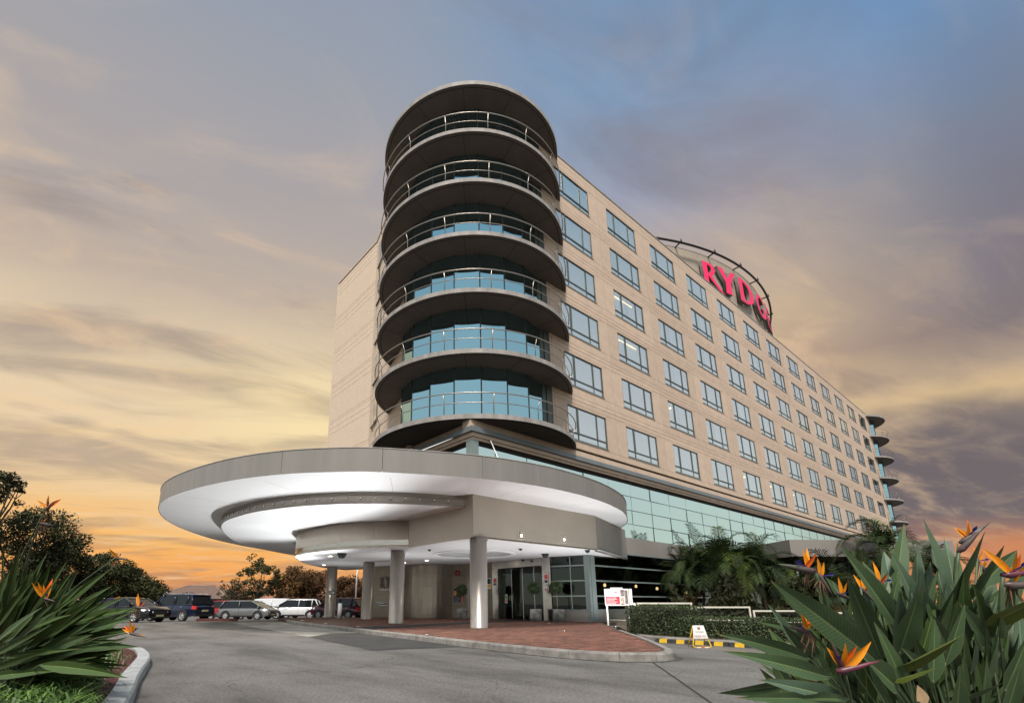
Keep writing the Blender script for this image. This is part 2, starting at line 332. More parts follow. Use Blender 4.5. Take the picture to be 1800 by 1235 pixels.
# ------------------------------------------------------------------ setting: ground, drive, kerbs
PV = 0.14                                    # forecourt paving level
def gz(x, y):
    s = hypot(x, y); t = max(0.0, s - 31.0); return -min(.55, .02 * t)
def road_material():
    m = mat('worn driveway', (.172, .161, .147), .82, var=.16, scale=.45, bump=.35, bscale=55)
    nt = m.node_tree; b = nt.nodes['Principled BSDF']; src = b.inputs['Base Color'].links[0].from_socket
    tcn = nt.nodes.new('ShaderNodeTexCoord')
    # fine aggregate speckle
    no = nt.nodes.new('ShaderNodeTexNoise'); no.inputs['Scale'].default_value = 28; no.inputs['Detail'].default_value = 3
    nt.links.new(tcn.outputs['Object'], no.inputs['Vector'])
    r1 = nt.nodes.new('ShaderNodeValToRGB'); r1.color_ramp.elements[0].position = .3; r1.color_ramp.elements[0].color = (.62, .62, .62, 1); r1.color_ramp.elements[1].position = .7; r1.color_ramp.elements[1].color = (1.25, 1.25, 1.25, 1)
    nt.links.new(no.outputs['Fac'], r1.inputs[0])
    mx = nt.nodes.new('ShaderNodeMix'); mx.data_type = 'RGBA'; mx.blend_type = 'MULTIPLY'; mx.inputs[0].default_value = 1; nt.links.new(src, mx.inputs[6]); nt.links.new(r1.outputs[0], mx.inputs[7])
    # oil and tyre stains stretched along the drive
    mp = nt.nodes.new('ShaderNodeMapping'); mp.inputs['Scale'].default_value = (.55, .16, 1); mp.inputs['Rotation'].default_value = (0, 0, .25); nt.links.new(tcn.outputs['Object'], mp.inputs[0])
    n2 = nt.nodes.new('ShaderNodeTexNoise'); n2.inputs['Scale'].default_value = 1.6; n2.inputs['Detail'].default_value = 7; n2.inputs['Roughness'].default_value = .65; nt.links.new(mp.outputs[0], n2.inputs['Vector'])
    r2 = nt.nodes.new('ShaderNodeValToRGB'); r2.color_ramp.elements[0].position = .33; r2.color_ramp.elements[0].color = (.52, .51, .50, 1); r2.color_ramp.elements[1].position = .56; r2.color_ramp.elements[1].color = (1, 1, 1, 1)
    nt.links.new(n2.outputs['Fac'], r2.inputs[0])
    m2 = nt.nodes.new('ShaderNodeMix'); m2.data_type = 'RGBA'; m2.blend_type = 'MULTIPLY'; m2.inputs[0].default_value = 1; nt.links.new(mx.outputs[2], m2.inputs[6]); nt.links.new(r2.outputs[0], m2.inputs[7])
    # hairline cracks
    vo = nt.nodes.new('ShaderNodeTexVoronoi'); vo.feature = 'DISTANCE_TO_EDGE'; vo.inputs['Scale'].default_value = .35
    n3 = nt.nodes.new('ShaderNodeTexNoise'); n3.inputs['Scale'].default_value = 1.2; n3.inputs['Detail'].default_value = 5; nt.links.new(tcn.outputs['Object'], n3.inputs['Vector'])
    va = nt.nodes.new('ShaderNodeVectorMath'); va.operation = 'ADD'; nt.links.new(tcn.outputs['Object'], va.inputs[0]); nt.links.new(n3.outputs['Color'], va.inputs[1]); nt.links.new(va.outputs[0], vo.inputs['Vector'])
    r3 = nt.nodes.new('ShaderNodeValToRGB'); r3.color_ramp.elements[0].position = .0; r3.color_ramp.elements[0].color = (.55, .54, .53, 1); r3.color_ramp.elements[1].position = .008; r3.color_ramp.elements[1].color = (1, 1, 1, 1)
    nt.links.new(vo.outputs['Distance'], r3.inputs[0])
    m3 = nt.nodes.new('ShaderNodeMix'); m3.data_type = 'RGBA'; m3.blend_type = 'MULTIPLY'; m3.inputs[0].default_value = .8; nt.links.new(m2.outputs[2], m3.inputs[6]); nt.links.new(r3.outputs[0], m3.inputs[7])
    nt.links.new(m3.outputs[2], b.inputs['Base Color'])
    return m
ROAD = road_material()
g = MB(); rows = []
edges = [0, 4, 8, 12, 16, 20, 24, 28, 31, 34, 38, 42, 46, 50, 56, 62, 70, 90, 140, 300, 900, 2000]
na = 64
for s in edges[1:]:
    rows.append([(s * cos(2 * pi * a / na), s * sin(2 * pi * a / na), -min(.55, .02 * max(0, s - 31))) for a in range(na + 1)])
g.grid(rows, 0, smooth=False)
b0 = len(g.v); g.v.append((0, 0, 0)); g.v += [rows[0][a] for a in range(na)]
for a in range(na): g.f.append((b0, b0 + 1 + a, b0 + 1 + (a + 1) % na)); g.mi.append(0); g.uv.append(None); g.sm.append(False)
structure(g.build('driveway_ground', ROAD))

# darker asphalt strip and pale concrete apron laid beside the kerb
ASPH = mat('dark asphalt strip', (.052, .049, .046), .85, var=.25, scale=1.2, bump=.4, bscale=70)
APRON = mat('pale concrete apron', (.30, .285, .25), .85, var=.22, scale=.8, bump=.3, bscale=60, dark=(.12, .112, .10))
def sheet(name, poly, z, m):
    q = MB(); q.quad([(x, y, z) for x, y in poly]); return structure(q.build(name, m))
sheet('asphalt_strip', [(7.72, 9.2), (8.06, 11.4), (8.30, 13.8), (8.46, 15.6), (7.6, 16.2), (6.2, 14.75), (5.55, 9.75)], .006, ASPH)
sheet('concrete_apron', [(8.46, 15.62), (8.62, 17.4), (8.9, 19.6), (9.25, 22.4), (9.6, 25.2), (10.2, 28.3), (7.7, 29.4), (6.95, 22), (6.22, 14.77), (7.6, 16.22)], .006, APRON)

# forecourt kerb: cast kerb stones end to end along the measured line
kerb_line = smooth_line([(9.9, 26.6), (9.25, 23.4), (8.90, 20.6), (8.58, 17.8), (8.28, 15), (8.04, 12.6), (7.82, 10.6), (7.64, 9.0), (7.54, 7.6), (7.52, 6.75), (7.58, 6.0), (7.78, 5.35), (8.1, 4.98), (8.48, 4.80), (8.85, 4.83), (9.3, 5.08), (10.0, 5.62), (10.9, 6.35), (11.8, 7.12), (12.6, 7.85), (13.6, 8.75), (14.6, 9.6)], 5)
def offset_line(L, d):
    out = []
    for i, p in enumerate(L):
        a = L[max(0, i - 1)]; b = L[min(len(L) - 1, i + 1)]; t = Vector((b[0] - a[0], b[1] - a[1])); t.normalize(); out.append((p[0] - t.y * d, p[1] + t.x * d))
    return out
kin = offset_line(kerb_line, .16)
fore = thing('brick_forecourt', 'brick paved forecourt under the canopy, edged by a pale concrete kerb', 'forecourt'); structure(fore)
def kerb_run(L, Li, parent, m, z0, z1, zi, step=6, name='kerb_stone'):
    i = 0
    while i < len(L) - 1:
        j = min(len(L) - 1, i + step); q = MB()
        A, B = [Vector(L[k]) for k in range(i, j + 1)], [Vector(Li[k]) for k in range(i, j + 1)]
        gap = .008; A[-1] = A[-1] + (A[-2] - A[-1]).normalized() * gap; B[-1] = B[-1] + (B[-2] - B[-1]).normalized() * gap
        dz_ = random.uniform(-.003, .003); prof = []
        for a, b in zip(A, B):
            d = (b - a).normalized()
            prof.append([(a.x, a.y, z0 - .05), (a.x + d.x * .012, a.y + d.y * .012, z1 - .03 + dz_), (a.x + d.x * .035, a.y + d.y * .035, z1 + dz_), (b.x, b.y, zi + dz_), (b.x, b.y, z0 - .05)])
        q.grid(prof, 0, smooth=False)
        for e in (prof[0], prof[-1]): q.quad(e if e is prof[-1] else e[::-1])
        q.build(name, m, parent); i = j
kerb_run(kerb_line, kin, fore, KERB, 0, PV, PV + .004, 7)
# dirt gathered in the gutter at the kerb foot
DIRT = mat('gutter dirt', (.075, .068, .058), .95, var=.35, scale=6, bump=.4)
og = offset_line(kerb_line, -.015); ow = [Vector(p) for p in offset_line(kerb_line, -.10)]
q = MB(); q.grid([[(a[0], a[1], .005), (b.x + random.uniform(-.05, .03), b.y + random.uniform(-.04, .04), .005)] for a, b in zip(og, ow)], smooth=False); structure(q.build('gutter_dirt', DIRT))
# sub-base of the paving and the bricks on it
inner = kin
pav_poly = inner + [(20.2, 14.4), (20.2, 21), (18.4, 24), (15.7, 28.2), (14.2, 31.5), (10.9, 30.6)]
q = MB(); q.prism(pav_poly, -.2, PV - .012); q.build('paving_base', MORTAR, fore)
def inside(p, poly):
    c = False; n = len(poly); j = n - 1
    for i in range(n):
        xi, yi = poly[i]; xj, yj = poly[j]
        if (yi > p[1]) != (yj > p[1]) and p[0] < (xj - xi) * (p[1] - yi) / (yj - yi) + xi: c = not c
        j = i
    return c
bx = MB(); bl, bw = .228, .112
for x0, x1, y0, y1 in ((-bl / 2 + .003, bl / 2 - .003, -bw / 2 + .003, bw / 2 - .003),):
    t_ = .006
    bx.grid([[(x0, y0, -.03), (x0 + t_, y0 + t_, 0), (x0 + t_, y1 - t_, 0), (x0, y1, -.03)], [(x1, y0, -.03), (x1 - t_, y0 + t_, 0), (x1 - t_, y1 - t_, 0), (x1, y1, -.03)]], smooth=False)
    bx.quad([(x0, y0, -.03), (x0, y1, -.03), (x0 + t_, y1 - t_, 0), (x0 + t_, y0 + t_, 0)]); bx.quad([(x1, y0, -.03), (x1 - t_, y0 + t_, 0), (x1 - t_, y1 - t_, 0), (x1, y1, -.03)])
brick_me = bx.mesh('brick', BRICK)
ang = radians(-28); ca, sa = cos(ang), sin(ang); cells = []
for i in range(-20, 140):
    for j in range(-160, 260):
        u_ = i * bl + (j % 2) * bl / 2; v_ = j * bw; x = 7.3 + u_ * ca - v_ * sa; y = 4.6 + u_ * sa + v_ * ca
        if y > 31 or y < 4.6 or x > 20.2 or x < 7.4: continue
        ok = True
        for du, dv in ((-.5, -.5), (.5, -.5), (.5, .5), (-.5, .5)):
            if not inside((x + du * bl * ca - dv * bw * sa, y + du * bl * sa + dv * bw * ca), pav_poly): ok = False; break
        if ok: cells.append((hypot(x, y), x, y))
cells.sort(); rb = MB(); vcol = []
for k, (s, x, y) in enumerate(cells):
    z = PV + random.uniform(-.003, .003)
    if k < 290:
        o = link('brick', brick_me, fore); o.location = (x, y, z); o.rotation_euler = (random.uniform(-.006, .006), random.uniform(-.006, .006), ang + random.uniform(-.006, .006))
    else:
        t_ = .005; hx, hy = bl / 2 - t_, bw / 2 - t_
        P = lambda a, b, zz_: (x + a * ca - b * sa, y + a * sa + b * ca, zz_)
        rb.quad([P(-hx, -hy, z), P(hx, -hy, z), P(hx, hy, z), P(-hx, hy, z)])
        vcol.append(random.random())
        if s < 16:
            rb.quad([P(-hx - t_, -hy - t_, z - .02), P(hx + t_, -hy - t_, z - .02), P(hx, -hy, z), P(-hx, -hy, z)]); vcol.append(vcol[-1])
            rb.quad([P(-hx - t_, hy + t_, z - .02), P(-hx - t_, -hy - t_, z - .02), P(-hx, -hy, z), P(-hx, hy, z)]); vcol.append(vcol[-1])
        rb.uv[-1] = rb.uv[-1]
# each loose brick of the joined part keeps its own burn colour through a face attribute
me = rb.mesh('brick', None) if False else None
brick_far = mat('clay brick field', (.185, .080, .053), .8, var=.2, scale=9)
nt = brick_far.node_tree; bs = nt.nodes['Principled BSDF']; src = bs.inputs['Base Color'].links[0].from_socket
at = nt.nodes.new('ShaderNodeAttribute'); at.attribute_name = 'burn'; mr = nt.nodes.new('ShaderNodeMapRange'); mr.inputs[3].default_value = .5; mr.inputs[4].default_value = 1.5; nt.links.new(at.outputs['Fac'], mr.inputs[0])
hv = nt.nodes.new('ShaderNodeHueSaturation'); nt.links.new(mr.outputs[0], hv.inputs['Value']); nt.links.new(src, hv.inputs['Color']); nt.links.new(hv.outputs[0], bs.inputs['Base Color'])
me = rb.mesh('brick_field', brick_far); fa = me.attributes.new('burn', 'FLOAT', 'FACE'); fa.data.foreach_set('value', vcol)
o = link('brick_field', me, fore); o['kind'] = 'stuff'
# black runner mat from the kerb to the doors
q = MB(); q.quad([(8.55, 15.2, PV + .010), (14.3, 16.65, PV + .010), (19.2, 17.5, PV + .010), (19.2, 19.4, PV + .010), (15.4, 18.0, PV + .010), (8.62, 16.7, PV + .010)])
tag(q.build('door_mat', MAT_BLACK), 'long black rubber mat running from the kerb to the hotel doors', 'mat')

# saw-cut joints in the drive
JNT = mat('bitumen joint', (.03, .029, .028), .8)
def joint(a, b, w=.028):
    d = Vector((b[0] - a[0], b[1] - a[1])).normalized(); n_ = Vector((-d.y, d.x)) * w / 2; q = MB()
    q.quad([(a[0] - n_.x, a[1] - n_.y, .004), (b[0] - n_.x, b[1] - n_.y, .004), (b[0] + n_.x, b[1] + n_.y, .004), (a[0] + n_.x, a[1] + n_.y, .004)])
    structure(q.build('pavement_joint', JNT))
joint((8.36, 5.0), (4.2, 1.65)); joint((7.5, 8.2), (6.5, 6.2), .012); joint((1.7, 20.6), (6.9, 21.0), .02)

# left bed kerb, mulch
LK = smooth_line([(-6, 15.5), (-2, 14.9), (.4, 14.3), (1.25, 13.4), (1.60, 12.2), (1.58, 10.9), (1.48, 9.9), (1.30, 8.9), (1.05, 7.6), (.86, 6.4), (.66, 5.3), (.42, 4.2), (.1, 3.0), (-.4, 1.6)], 4)
LKi = offset_line(LK, -.20)
bed = thing('garden_bed', 'left garden bed of dark red mulch with a pale concrete kerb', 'garden bed'); structure(bed)
kerb_run([(p[0], p[1]) for p in LK], LKi, bed, KERBL, 0, .135, .14, 5)
MULCH = mat('red mulch', (.105, .035, .032), .95, var=.4, scale=30, bump=.9, bscale=90)
q = MB(); q.prism(LKi[::-1] + [(-7, 15.3), (-7, 1)], -.1, .10); q.build('mulch', MULCH, bed)
mc = MB()
for k in range(1500):
    i = random.randrange(8, len(LKi) - 1); p = LKi[i]; t = random.random() ** 1.5 * 1.1; x = p[0] - .02 - t; y = p[1] + random.uniform(-.4, .4); s = random.uniform(.012, .035); a = random.uniform(0, pi)
    if not inside((x, y), LKi + [(-7, 1), (-7, 15)]): continue
    c, s_ = cos(a) * s, sin(a) * s; h = .10 + random.uniform(.004, .016)
    mc.quad([(x - c, y - s_, h), (x + s_ * .3, y - c * .3, h + .008), (x + c, y + s_, h + random.uniform(0, .012)), (x - s_ * .3, y + c * .3, h)])
o = mc.build('mulch_chip', mat('mulch chip', (.14, .042, .036), .9, var=.4, scale=40), bed); o['kind'] = 'stuff'

# ------------------------------------------------------------------ the hotel
Z = EYE                                      # measured heights below are above the lens
hotel = thing('hotel_building', 'tan concrete hotel with a round glass balcony tower at its corner and rows of windows', 'hotel', (0, 0, 0))
Y0, X0, BAY, FLR, WW, WH, NC, NR = 14.65, 19.01, 5.209, 3.0, 3.30, 1.82, 13, 6
TOPW = 24.82 + Z                             # head of the top row of windows
def panel_mesh(name, w, h0, h1, wx, wh, m, win=True, dep=.22):
    """One precast panel, local x 0..w, local y up with 0 at the window head, face at z=0; recessed rustication grooves."""
    p = MB(); G = .011; ys = [h0, -wh - .98 + .0, -wh - .12, -wh] if h0 < -wh - .9 else [h0, -wh]
    lo = [y for y in (-wh - .98, -wh - .55, -wh - .12) if y > h0 + .05]; hi = [y for y in (.14, .58, 1.0) if y < h1 - .05]
    def strip(a, b):
        p.box(.012, w - .012, a, b, -dep, 0)
    def groove(y): p.box(.012, w - .012, y - G, y + G, -dep, -.012)
    cur = h0 + .012
    for y in lo: strip(cur, y - G); groove(y); cur = y + G
    if win:
        strip(cur, -wh); p.box(.012, wx, -wh, 0, -dep, 0); p.box(wx + WW, w - .012, -wh, 0, -dep, 0); cur = 0
        for y in (-wh, 0): pass
    for y in hi: strip(cur, y - G); groove(y); cur = y + G
    strip(cur, h1 - .012)
    p.box(0, w, h0, h0 + .012, -dep, -.022, 1); p.box(0, w, h1 - .012, h1, -dep, -.022, 1); p.box(0, .012, h0, h1, -dep, -.022, 1); p.box(w - .012, w, h0, h1, -dep, -.022, 1)
    return p.mesh(name, [m, JOINT])
LEFTM = (BAY - WW) / 2
def lo_hi(r): return (-FLR + .40 if r < NR - 1 else -(24.82 - 15) + 7.56, .40 if r else .93)
PM = {r: panel_mesh('wall_panel', BAY, lo_hi(r)[0], lo_hi(r)[1], LEFTM, WH, STONE) for r in (0, 1, 5)}
FM = face_matrix((0, Y0, 0), (1, 0, 0))
# bedroom windows
ROOMBACK = mat('hotel room wall', (.26, .22, .17), .9)
def window_meshes():
    fr = MB(); t = .055; a, b = WW * .255, WW * .745; tr = WH * .785
    fr.box(0, WW, -t, 0, -.10, -.02); fr.box(0, WW, -WH, -WH + t, -.10, -.02); fr.box(0, t, -WH + t, -t, -.10, -.02); fr.box(WW - t, WW, -WH + t, -t, -.10, -.02)
    fr.box(t, WW - t, -tr - .04, -tr + .04, -.095, -.025)
    fr.box(a - .055, a + .055, -tr + .04, -t, -.095, -.022); fr.box(b - .035, b + .035, -tr + .04, -t, -.095, -.025)
    fr.box(a - .018, a + .018, -WH + t, -tr - .04, -.095, -.03); fr.box(b - .018, b + .018, -WH + t, -tr - .04, -.095, -.03)
    # pale outer angle and sill
    fr.box(-.03, WW + .03, -WH - .035, -WH - .002, -.12, .03, 1)
    xs = [(t, a - .055), (a + .055, b - .035), (b + .035, WW - t)]; xl = [(t, a - .018), (a + .018, b - .018), (b + .018, WW - t)]
    panes = []
    for (p0, p1) in xs: panes.append((p0, p1, -tr + .04, -t))
    for (p0, p1) in xl: panes.append((p0, p1, -WH + t, -tr - .04))
    cm = MB(); n_ = 120; rows = []
    for yy in (-WH, 0):
        rows.append([(WW * i / n_, yy, -.24 + .028 * sin(i * 1.05 + .7 * sin(i * .37)) + .01 * sin(i * 2.3)) for i in range(n_ + 1)])
    cm.grid(rows)
    rv = MB(); rv.box(0, WW, -WH, 0, -.55, -.12, 0, skip='t'); 
    # reveals of the opening
    # other curtain settings: parted in the middle, half drawn, pushed to the sides
    alts = [cm.mesh('curtain', CURTAIN)]
    for spans in (((0, .44), (.58, 1)), ((0, .16), (.84, 1)), ((0, .62),), ((.34, 1),)):
        c2 = MB()
        for s0, s1 in spans:
            c2.grid([[(WW * (s0 + (s1 - s0) * i / 70), yy, -.24 + .034 * sin(i * 1.15 + .7 * sin(i * .37)) + .01 * sin(i * 2.3)) for i in range(71)] for yy in (-WH, 0)])
        c2.box(0, WW, -WH, 0, -.50, -.46, 1); alts.append(c2.mesh('curtain', [CURTAIN, ROOMBACK]))
    return fr.mesh('window', [FRAME, FRAMEPALE]), panes, alts
WIN_ME, PANES, CURT_MES = window_meshes()
rc = random.Random(4)
def pane_mesh(rects, name='window_pane', m=None):
    q = MB()
    for p0, p1, q0, q1 in rects: q.box(p0, p1, q0, q1, -.062, -.056)
    return q.mesh(name, m or G_WIN)
PANE_MES = [pane_mesh([p]) for p in PANES]; PANE_ALL = pane_mesh(PANES)
rb_ = MB(); rb_.box(-.02, WW + .02, -WH - .02, .02, -1.4, -.30, 0, skip='t'); BACK_ME = None
LIT = {(1, 2): 1.0, (1, 3): 1.0, (2, 4): .5, (4, 5): .5, (5, 5): .4, (6, 5): .3, (7, 5): .3, (8, 3): .3, (9, 4): .3, (10, 4): .3}
lampm = MB(); lampm.lathe([(.05, 0), (.10, .02), (.085, .13), (.04, .15)], 10); LAMP_ME = lampm.mesh('room_lamp', E_WARM)
barm = MB(); barm.box(.2, 2.3, -.30, -.26, -.21, -.18); BAR_ME = barm.mesh('room_lamp', E_WARM)
for r in range(NR):
    for c in range(NC):
        px = X0 - LEFTM + BAY * c; zt = TOPW - FLR * r
        link('wall_panel', PM[0 if r == 0 else (5 if r == NR - 1 else 1)], hotel, M=Matrix.Translation((px, 0, zt)) @ FM)
        w = link('window', WIN_ME, hotel, M=Matrix.Translation((px + LEFTM, 0, zt)) @ FM)
        if c <= 5:
            for k, pm_ in enumerate(PANE_MES):
                o = link('window_pane', pm_, w); o.rotation_euler = (random.uniform(-.004, .004), random.uniform(-.003, .003), 0)
        else:
            o = link('window_pane', PANE_ALL, w); o.rotation_euler = (random.uniform(-.004, .004), random.uniform(-.003, .003), 0)
        o = link('curtain', CURT_MES[rc.choice([0, 0, 0, 0, 1, 1, 2, 3, 4])], w)
        if (c, r) in LIT:
            if LIT[(c, r)] == 1.0: link('room_lamp', BAR_ME, w)
            else:
                o = link('room_lamp', LAMP_ME, w); o.location = (.5, -.42, -.17); o.scale = (.7, .7, .7)
# end piers and body of the block
XE = X0 - LEFTM + BAY * NC
def plain_panel(x0, x1, r):
    lo, hi = lo_hi(r)
    link('wall_panel', panel_mesh('wall_panel', x1 - x0, lo, hi, 0, WH, STONE, win=False), hotel, M=Matrix.Translation((x0, 0, TOPW - FLR * r)) @ FM)
for r in range(NR):
    plain_panel(17.87, X0 - LEFTM, r); plain_panel(XE, 87.1, r)
q = MB(); q.box(17.9, 87.0, Y0 + .6, Y0 + 18, 3.0 + Z, 25.6 + Z); q.box(17.87, 87.1, Y0 + .225, Y0 + .5, 25.3 + Z, 25.72 + Z); q.build('building_core', INTERIOR, hotel)
q = MB(); q.box(17.8, 87.2, Y0 - .03, Y0 + .30, 25.76 + Z, 25.84 + Z); q.build('parapet_cap', SLABGREY, hotel)
# left wing: blank wall on x = 14.8 and the angled wall running to the tower
def wall_run(P, Q_, z_rows, m, wins=()):
    d = Vector((Q_[0] - P[0], Q_[1] - P[1], 0)); L = d.length; MM = face_matrix((P[0], P[1], 0), d)
    for k in range(len(z_rows) - 1):
        z0, z1 = z_rows[k], z_rows[k + 1]; p = MB(); G = .013
        y = 0.012; H_ = z1 - z0
        gl = [v for v in (H_ * .5 - .42 + .9, H_ * .5 + .9, H_ * .5 + .42 + .9) if v < H_ - .1]
        cur = .012
        for v in gl:
            p.box(.012, L - .012, cur, v - G, -.25, 0); p.box(.012, L - .012, v - G, v + G, -.25, -.010, 2); cur = v + G
        p.box(.012, L - .012, cur, H_ - .012, -.25, 0); p.box(0, L, 0, .012, -.25, -.03, 1); p.box(0, L, H_ - .012, H_, -.25, -.03, 1)
        o = link('wall_panel', p.mesh('wall_panel', [m, JOINT, STONE_LIT]), hotel, M=Matrix.Translation((0, 0, z0 + Z)) @ MM)
zr = [3.6, 4.47, 7.47, 10.47, 13.47, 16.47, 19.47, 22.47, 25.78]
wall_run((14.8, 33.96), (14.8, 27.66), zr, STONE_LIT)
FA, FB = (14.8, 27.655), (12.42, 19.2)
wall_run(FA, FB, zr, STONE_LIT)
q = MB(); q.prism([(15.06, 33.9), (15.06, 27.6), (12.75, 19.4), (16, 15.6), (17.7, 14.9), (17.7, 33.9)], 3.6 + Z, 25.6 + Z); q.build('building_core', INTERIOR, hotel)
q = MB(); q.prism([(14.74, 34.0), (14.74, 27.64), (12.36, 19.2), (12.9, 19.1), (15.2, 27.6), (15.2, 34.0)], 25.79 + Z, 25.87 + Z); q.build('parapet_cap', STONE_LIT, hotel)
q = MB(); q.box(14.8, 87, 33.98, 34.2, 3.6 + Z, 25.7 + Z); q.build('rear_wall', STONE_LIT, hotel)
q = MB(); q.box(87.02, 87.3, Y0 + .24, 33.9, 3.0 + Z, 25.7 + Z); q.build('end_wall', STONE, hotel)
fd = Vector((FB[0] - FA[0], FB[1] - FA[1], 0)).normalized(); FMf = face_matrix((FA[0], FA[1], 0), fd)
fw_ = MB(); fw_.box(0, 1.5, -1.8, 0, -.06, .05); fw_.box(-.03, 1.53, -1.86, -1.802, -.06, .09)
fw_me = fw_.mesh('window', FRAME); fp = MB(); fp.box(.06, .72, -1.74, -.06, .052, .056); fp.box(.80, 1.44, -1.74, -.06, .052, .056); fp_me = fp.mesh('window_pane', G_WIN)
for r in range(NR + 1):
    w = link('window', fw_me, hotel, M=Matrix.Translation(tuple(fd * .7) + (0,)[:0]) @ Matrix.Translation((0, 0, TOPW - FLR * r)) @ FMf); link('window_pane', fp_me, w)

# ---- balcony towers: glazed drum, six balconies and a roof slab
def tower(cx, cy, mirror=False):
    sg = -1 if mirror else 1
    def A(deg): return radians(180 - deg) if mirror else radians(deg)
    RG, RS = 3.87, 5.16
    facets = [-125.3 + 18.3 * k for k in range(-4, 4)]
    for k in range(7):
        zb = 7.43 + FLR * k + Z; n = 96; t_ = .21 if k < 6 else .24
        poly = [(cx + RS * cos(2 * pi * i / n), cy + RS * sin(2 * pi * i / n)) for i in range(n)]
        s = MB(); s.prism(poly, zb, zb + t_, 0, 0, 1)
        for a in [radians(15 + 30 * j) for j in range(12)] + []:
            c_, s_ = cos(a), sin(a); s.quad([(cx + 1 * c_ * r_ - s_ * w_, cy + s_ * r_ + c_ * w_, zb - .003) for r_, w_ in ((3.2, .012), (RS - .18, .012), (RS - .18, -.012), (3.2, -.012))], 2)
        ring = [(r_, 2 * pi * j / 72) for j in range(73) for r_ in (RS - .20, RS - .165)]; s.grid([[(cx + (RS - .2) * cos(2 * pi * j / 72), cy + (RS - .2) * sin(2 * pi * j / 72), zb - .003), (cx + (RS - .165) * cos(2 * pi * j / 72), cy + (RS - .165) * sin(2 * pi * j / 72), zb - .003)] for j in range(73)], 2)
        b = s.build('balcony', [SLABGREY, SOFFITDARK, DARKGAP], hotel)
        if k < 6:
            for i in range(len(facets) - 1):
                a0, a1 = A(facets[i]), A(facets[i + 1]); p0 = Vector((cx + RG * cos(a0), cy + RG * sin(a0), zb + t_)); p1 = Vector((cx + RG * cos(a1), cy + RG * sin(a1), zb + t_))
                if mirror: p0, p1 = p1, p0
                W_ = (p1 - p0).length; gp = MB(); gp.box(.025, W_ - .025, .05, FLR - t_ - .004, -.02, 0)
                o = gp.build('glass_panel', G_TOWER, b); o.matrix_local = face_matrix(p0, p1 - p0) @ Matrix.Rotation(random.uniform(-.006, .006), 4, 'Y')
            ml = MB()
            for a in facets:
                a = A(a); p0 = Vector((cx + RG * cos(a), cy + RG * sin(a), zb + t_)); ml.tube([p0, p0 + Vector((0, 0, FLR - t_ - .004))], .032, 6)
            for i in range(len(facets) - 1):
                a0, a1 = A(facets[i]), A(facets[i + 1]); ml.tube([(cx + RG * cos(a0), cy + RG * sin(a0), zb + t_ + .025), (cx + RG * cos(a1), cy + RG * sin(a1), zb + t_ + .025)], .026, 4)
            ml.build('mullion', FRAME, b)
            # dark side door between the drum and the facade
            a = A(facets[-1]); p0 = Vector((cx + RG * cos(a), cy + RG * sin(a), zb + t_)); p1 = Vector((17.87 if not mirror else 87.1, Y0 + .02, zb + t_))
            if mirror: p0, p1 = p1, p0
            W_ = (p1 - p0).length; dd = MB(); dd.box(.04, W_, .0, FLR - t_ - .004, -.10, -.02); dd.box(W_ * .45, W_ * .55, 0, FLR - t_ - .004, -.02, .03)
            o = dd.build('side_door', FRAME, b); o.matrix_local = face_matrix(p0, p1 - p0)
            # railing: two rails and cranked posts
            RPst = 5.06; rl = MB(); arc = [radians(d) for d in range(-215, -34, 3)]
            zt_ = zb + t_
            def pol(r_, a, z): return (cx + sg * r_ * cos(a), cy + r_ * sin(a), z)
            rl.tube([pol(5.20, a, zt_ + .93) for a in arc], .026, 8); rl.tube([pol(5.06, a, zt_ + .54) for a in arc], .018, 6)
            rl.build('handrail', RAILM, b)
            pm_ = MB(); pm_.tube([(0, 0, 0), (0, 0, .58), (.14, 0, .93)], .022, 6); pme = pm_.mesh('rail_post', RAILM)
            for j in range(-3, 4):
                a = radians(-121 + 24 * j)
                o = link('rail_post', pme, b); o.location = pol(RPst, a, zt_); o.rotation_euler = (0, 0, a if not mirror else pi - a)
tower(15.95, 18.42); tower(89.05, 18.42, True)

# ---- podium: gutter beam, fascia, mint curtain wall, brown band, dark lobby glass
q = MB(); q.box(12.5, 87.0, Y0 - .02, Y0 + .5, 7.10 + Z, 7.42 + Z); q.box(14, 87.0, Y0 + .10, Y0 + .5, 7.42 + Z, 7.58 + Z, 1)
q.box(12.72, 13.1, Y0 + .5, 27, 7.10 + Z, 7.42 + Z); q.build('lintel_band', [STONE, DARKGAP], hotel)
q = MB(); q.box(12.45, 87.0, Y0 - .16, Y0 + .2, 6.88 + Z, 7.098 + Z); q.box(12.45, 12.9, Y0 + .2, 27, 6.88 + Z, 7.098 + Z); q.build('gutter_beam', BEAMGREY, hotel)
q = MB()
q.box(12.58, 87.0, Y0 - .06, Y0 + .2, 6.70 + Z, 6.878 + Z); q.box(12.64, 87.0, Y0, Y0 + .2, 6.58 + Z, 6.698 + Z, 0)
q.box(12.58, 12.9, Y0 + .2, 27, 6.70 + Z, 6.878 + Z); q.box(12.64, 12.9, Y0 + .2, 27, 6.58 + Z, 6.698 + Z); q.build('fascia', STONE, hotel)
q = MB(); q.box(12.8, 87.0, Y0 + .12, Y0 + .3, 6.36 + Z, 6.578 + Z); q.box(12.8, 13.0, Y0 + .3, 27, 6.36 + Z, 6.578 + Z); q.build('shadow_gap', DARKGAP, hotel)
q = MB(); q.box(12.62, 12.98, Y0 + .02, Y0 + .40, 3.3 + Z, 6.578 + Z); q.build('corner_post', FRAMEPALE, hotel)
GZ = [3.36, 4.13, 4.90, 5.67, 6.36]; GX = [13.0, 13.95] + [15.90 + 2.055 * k for k in range(35)]
gmesh = {}
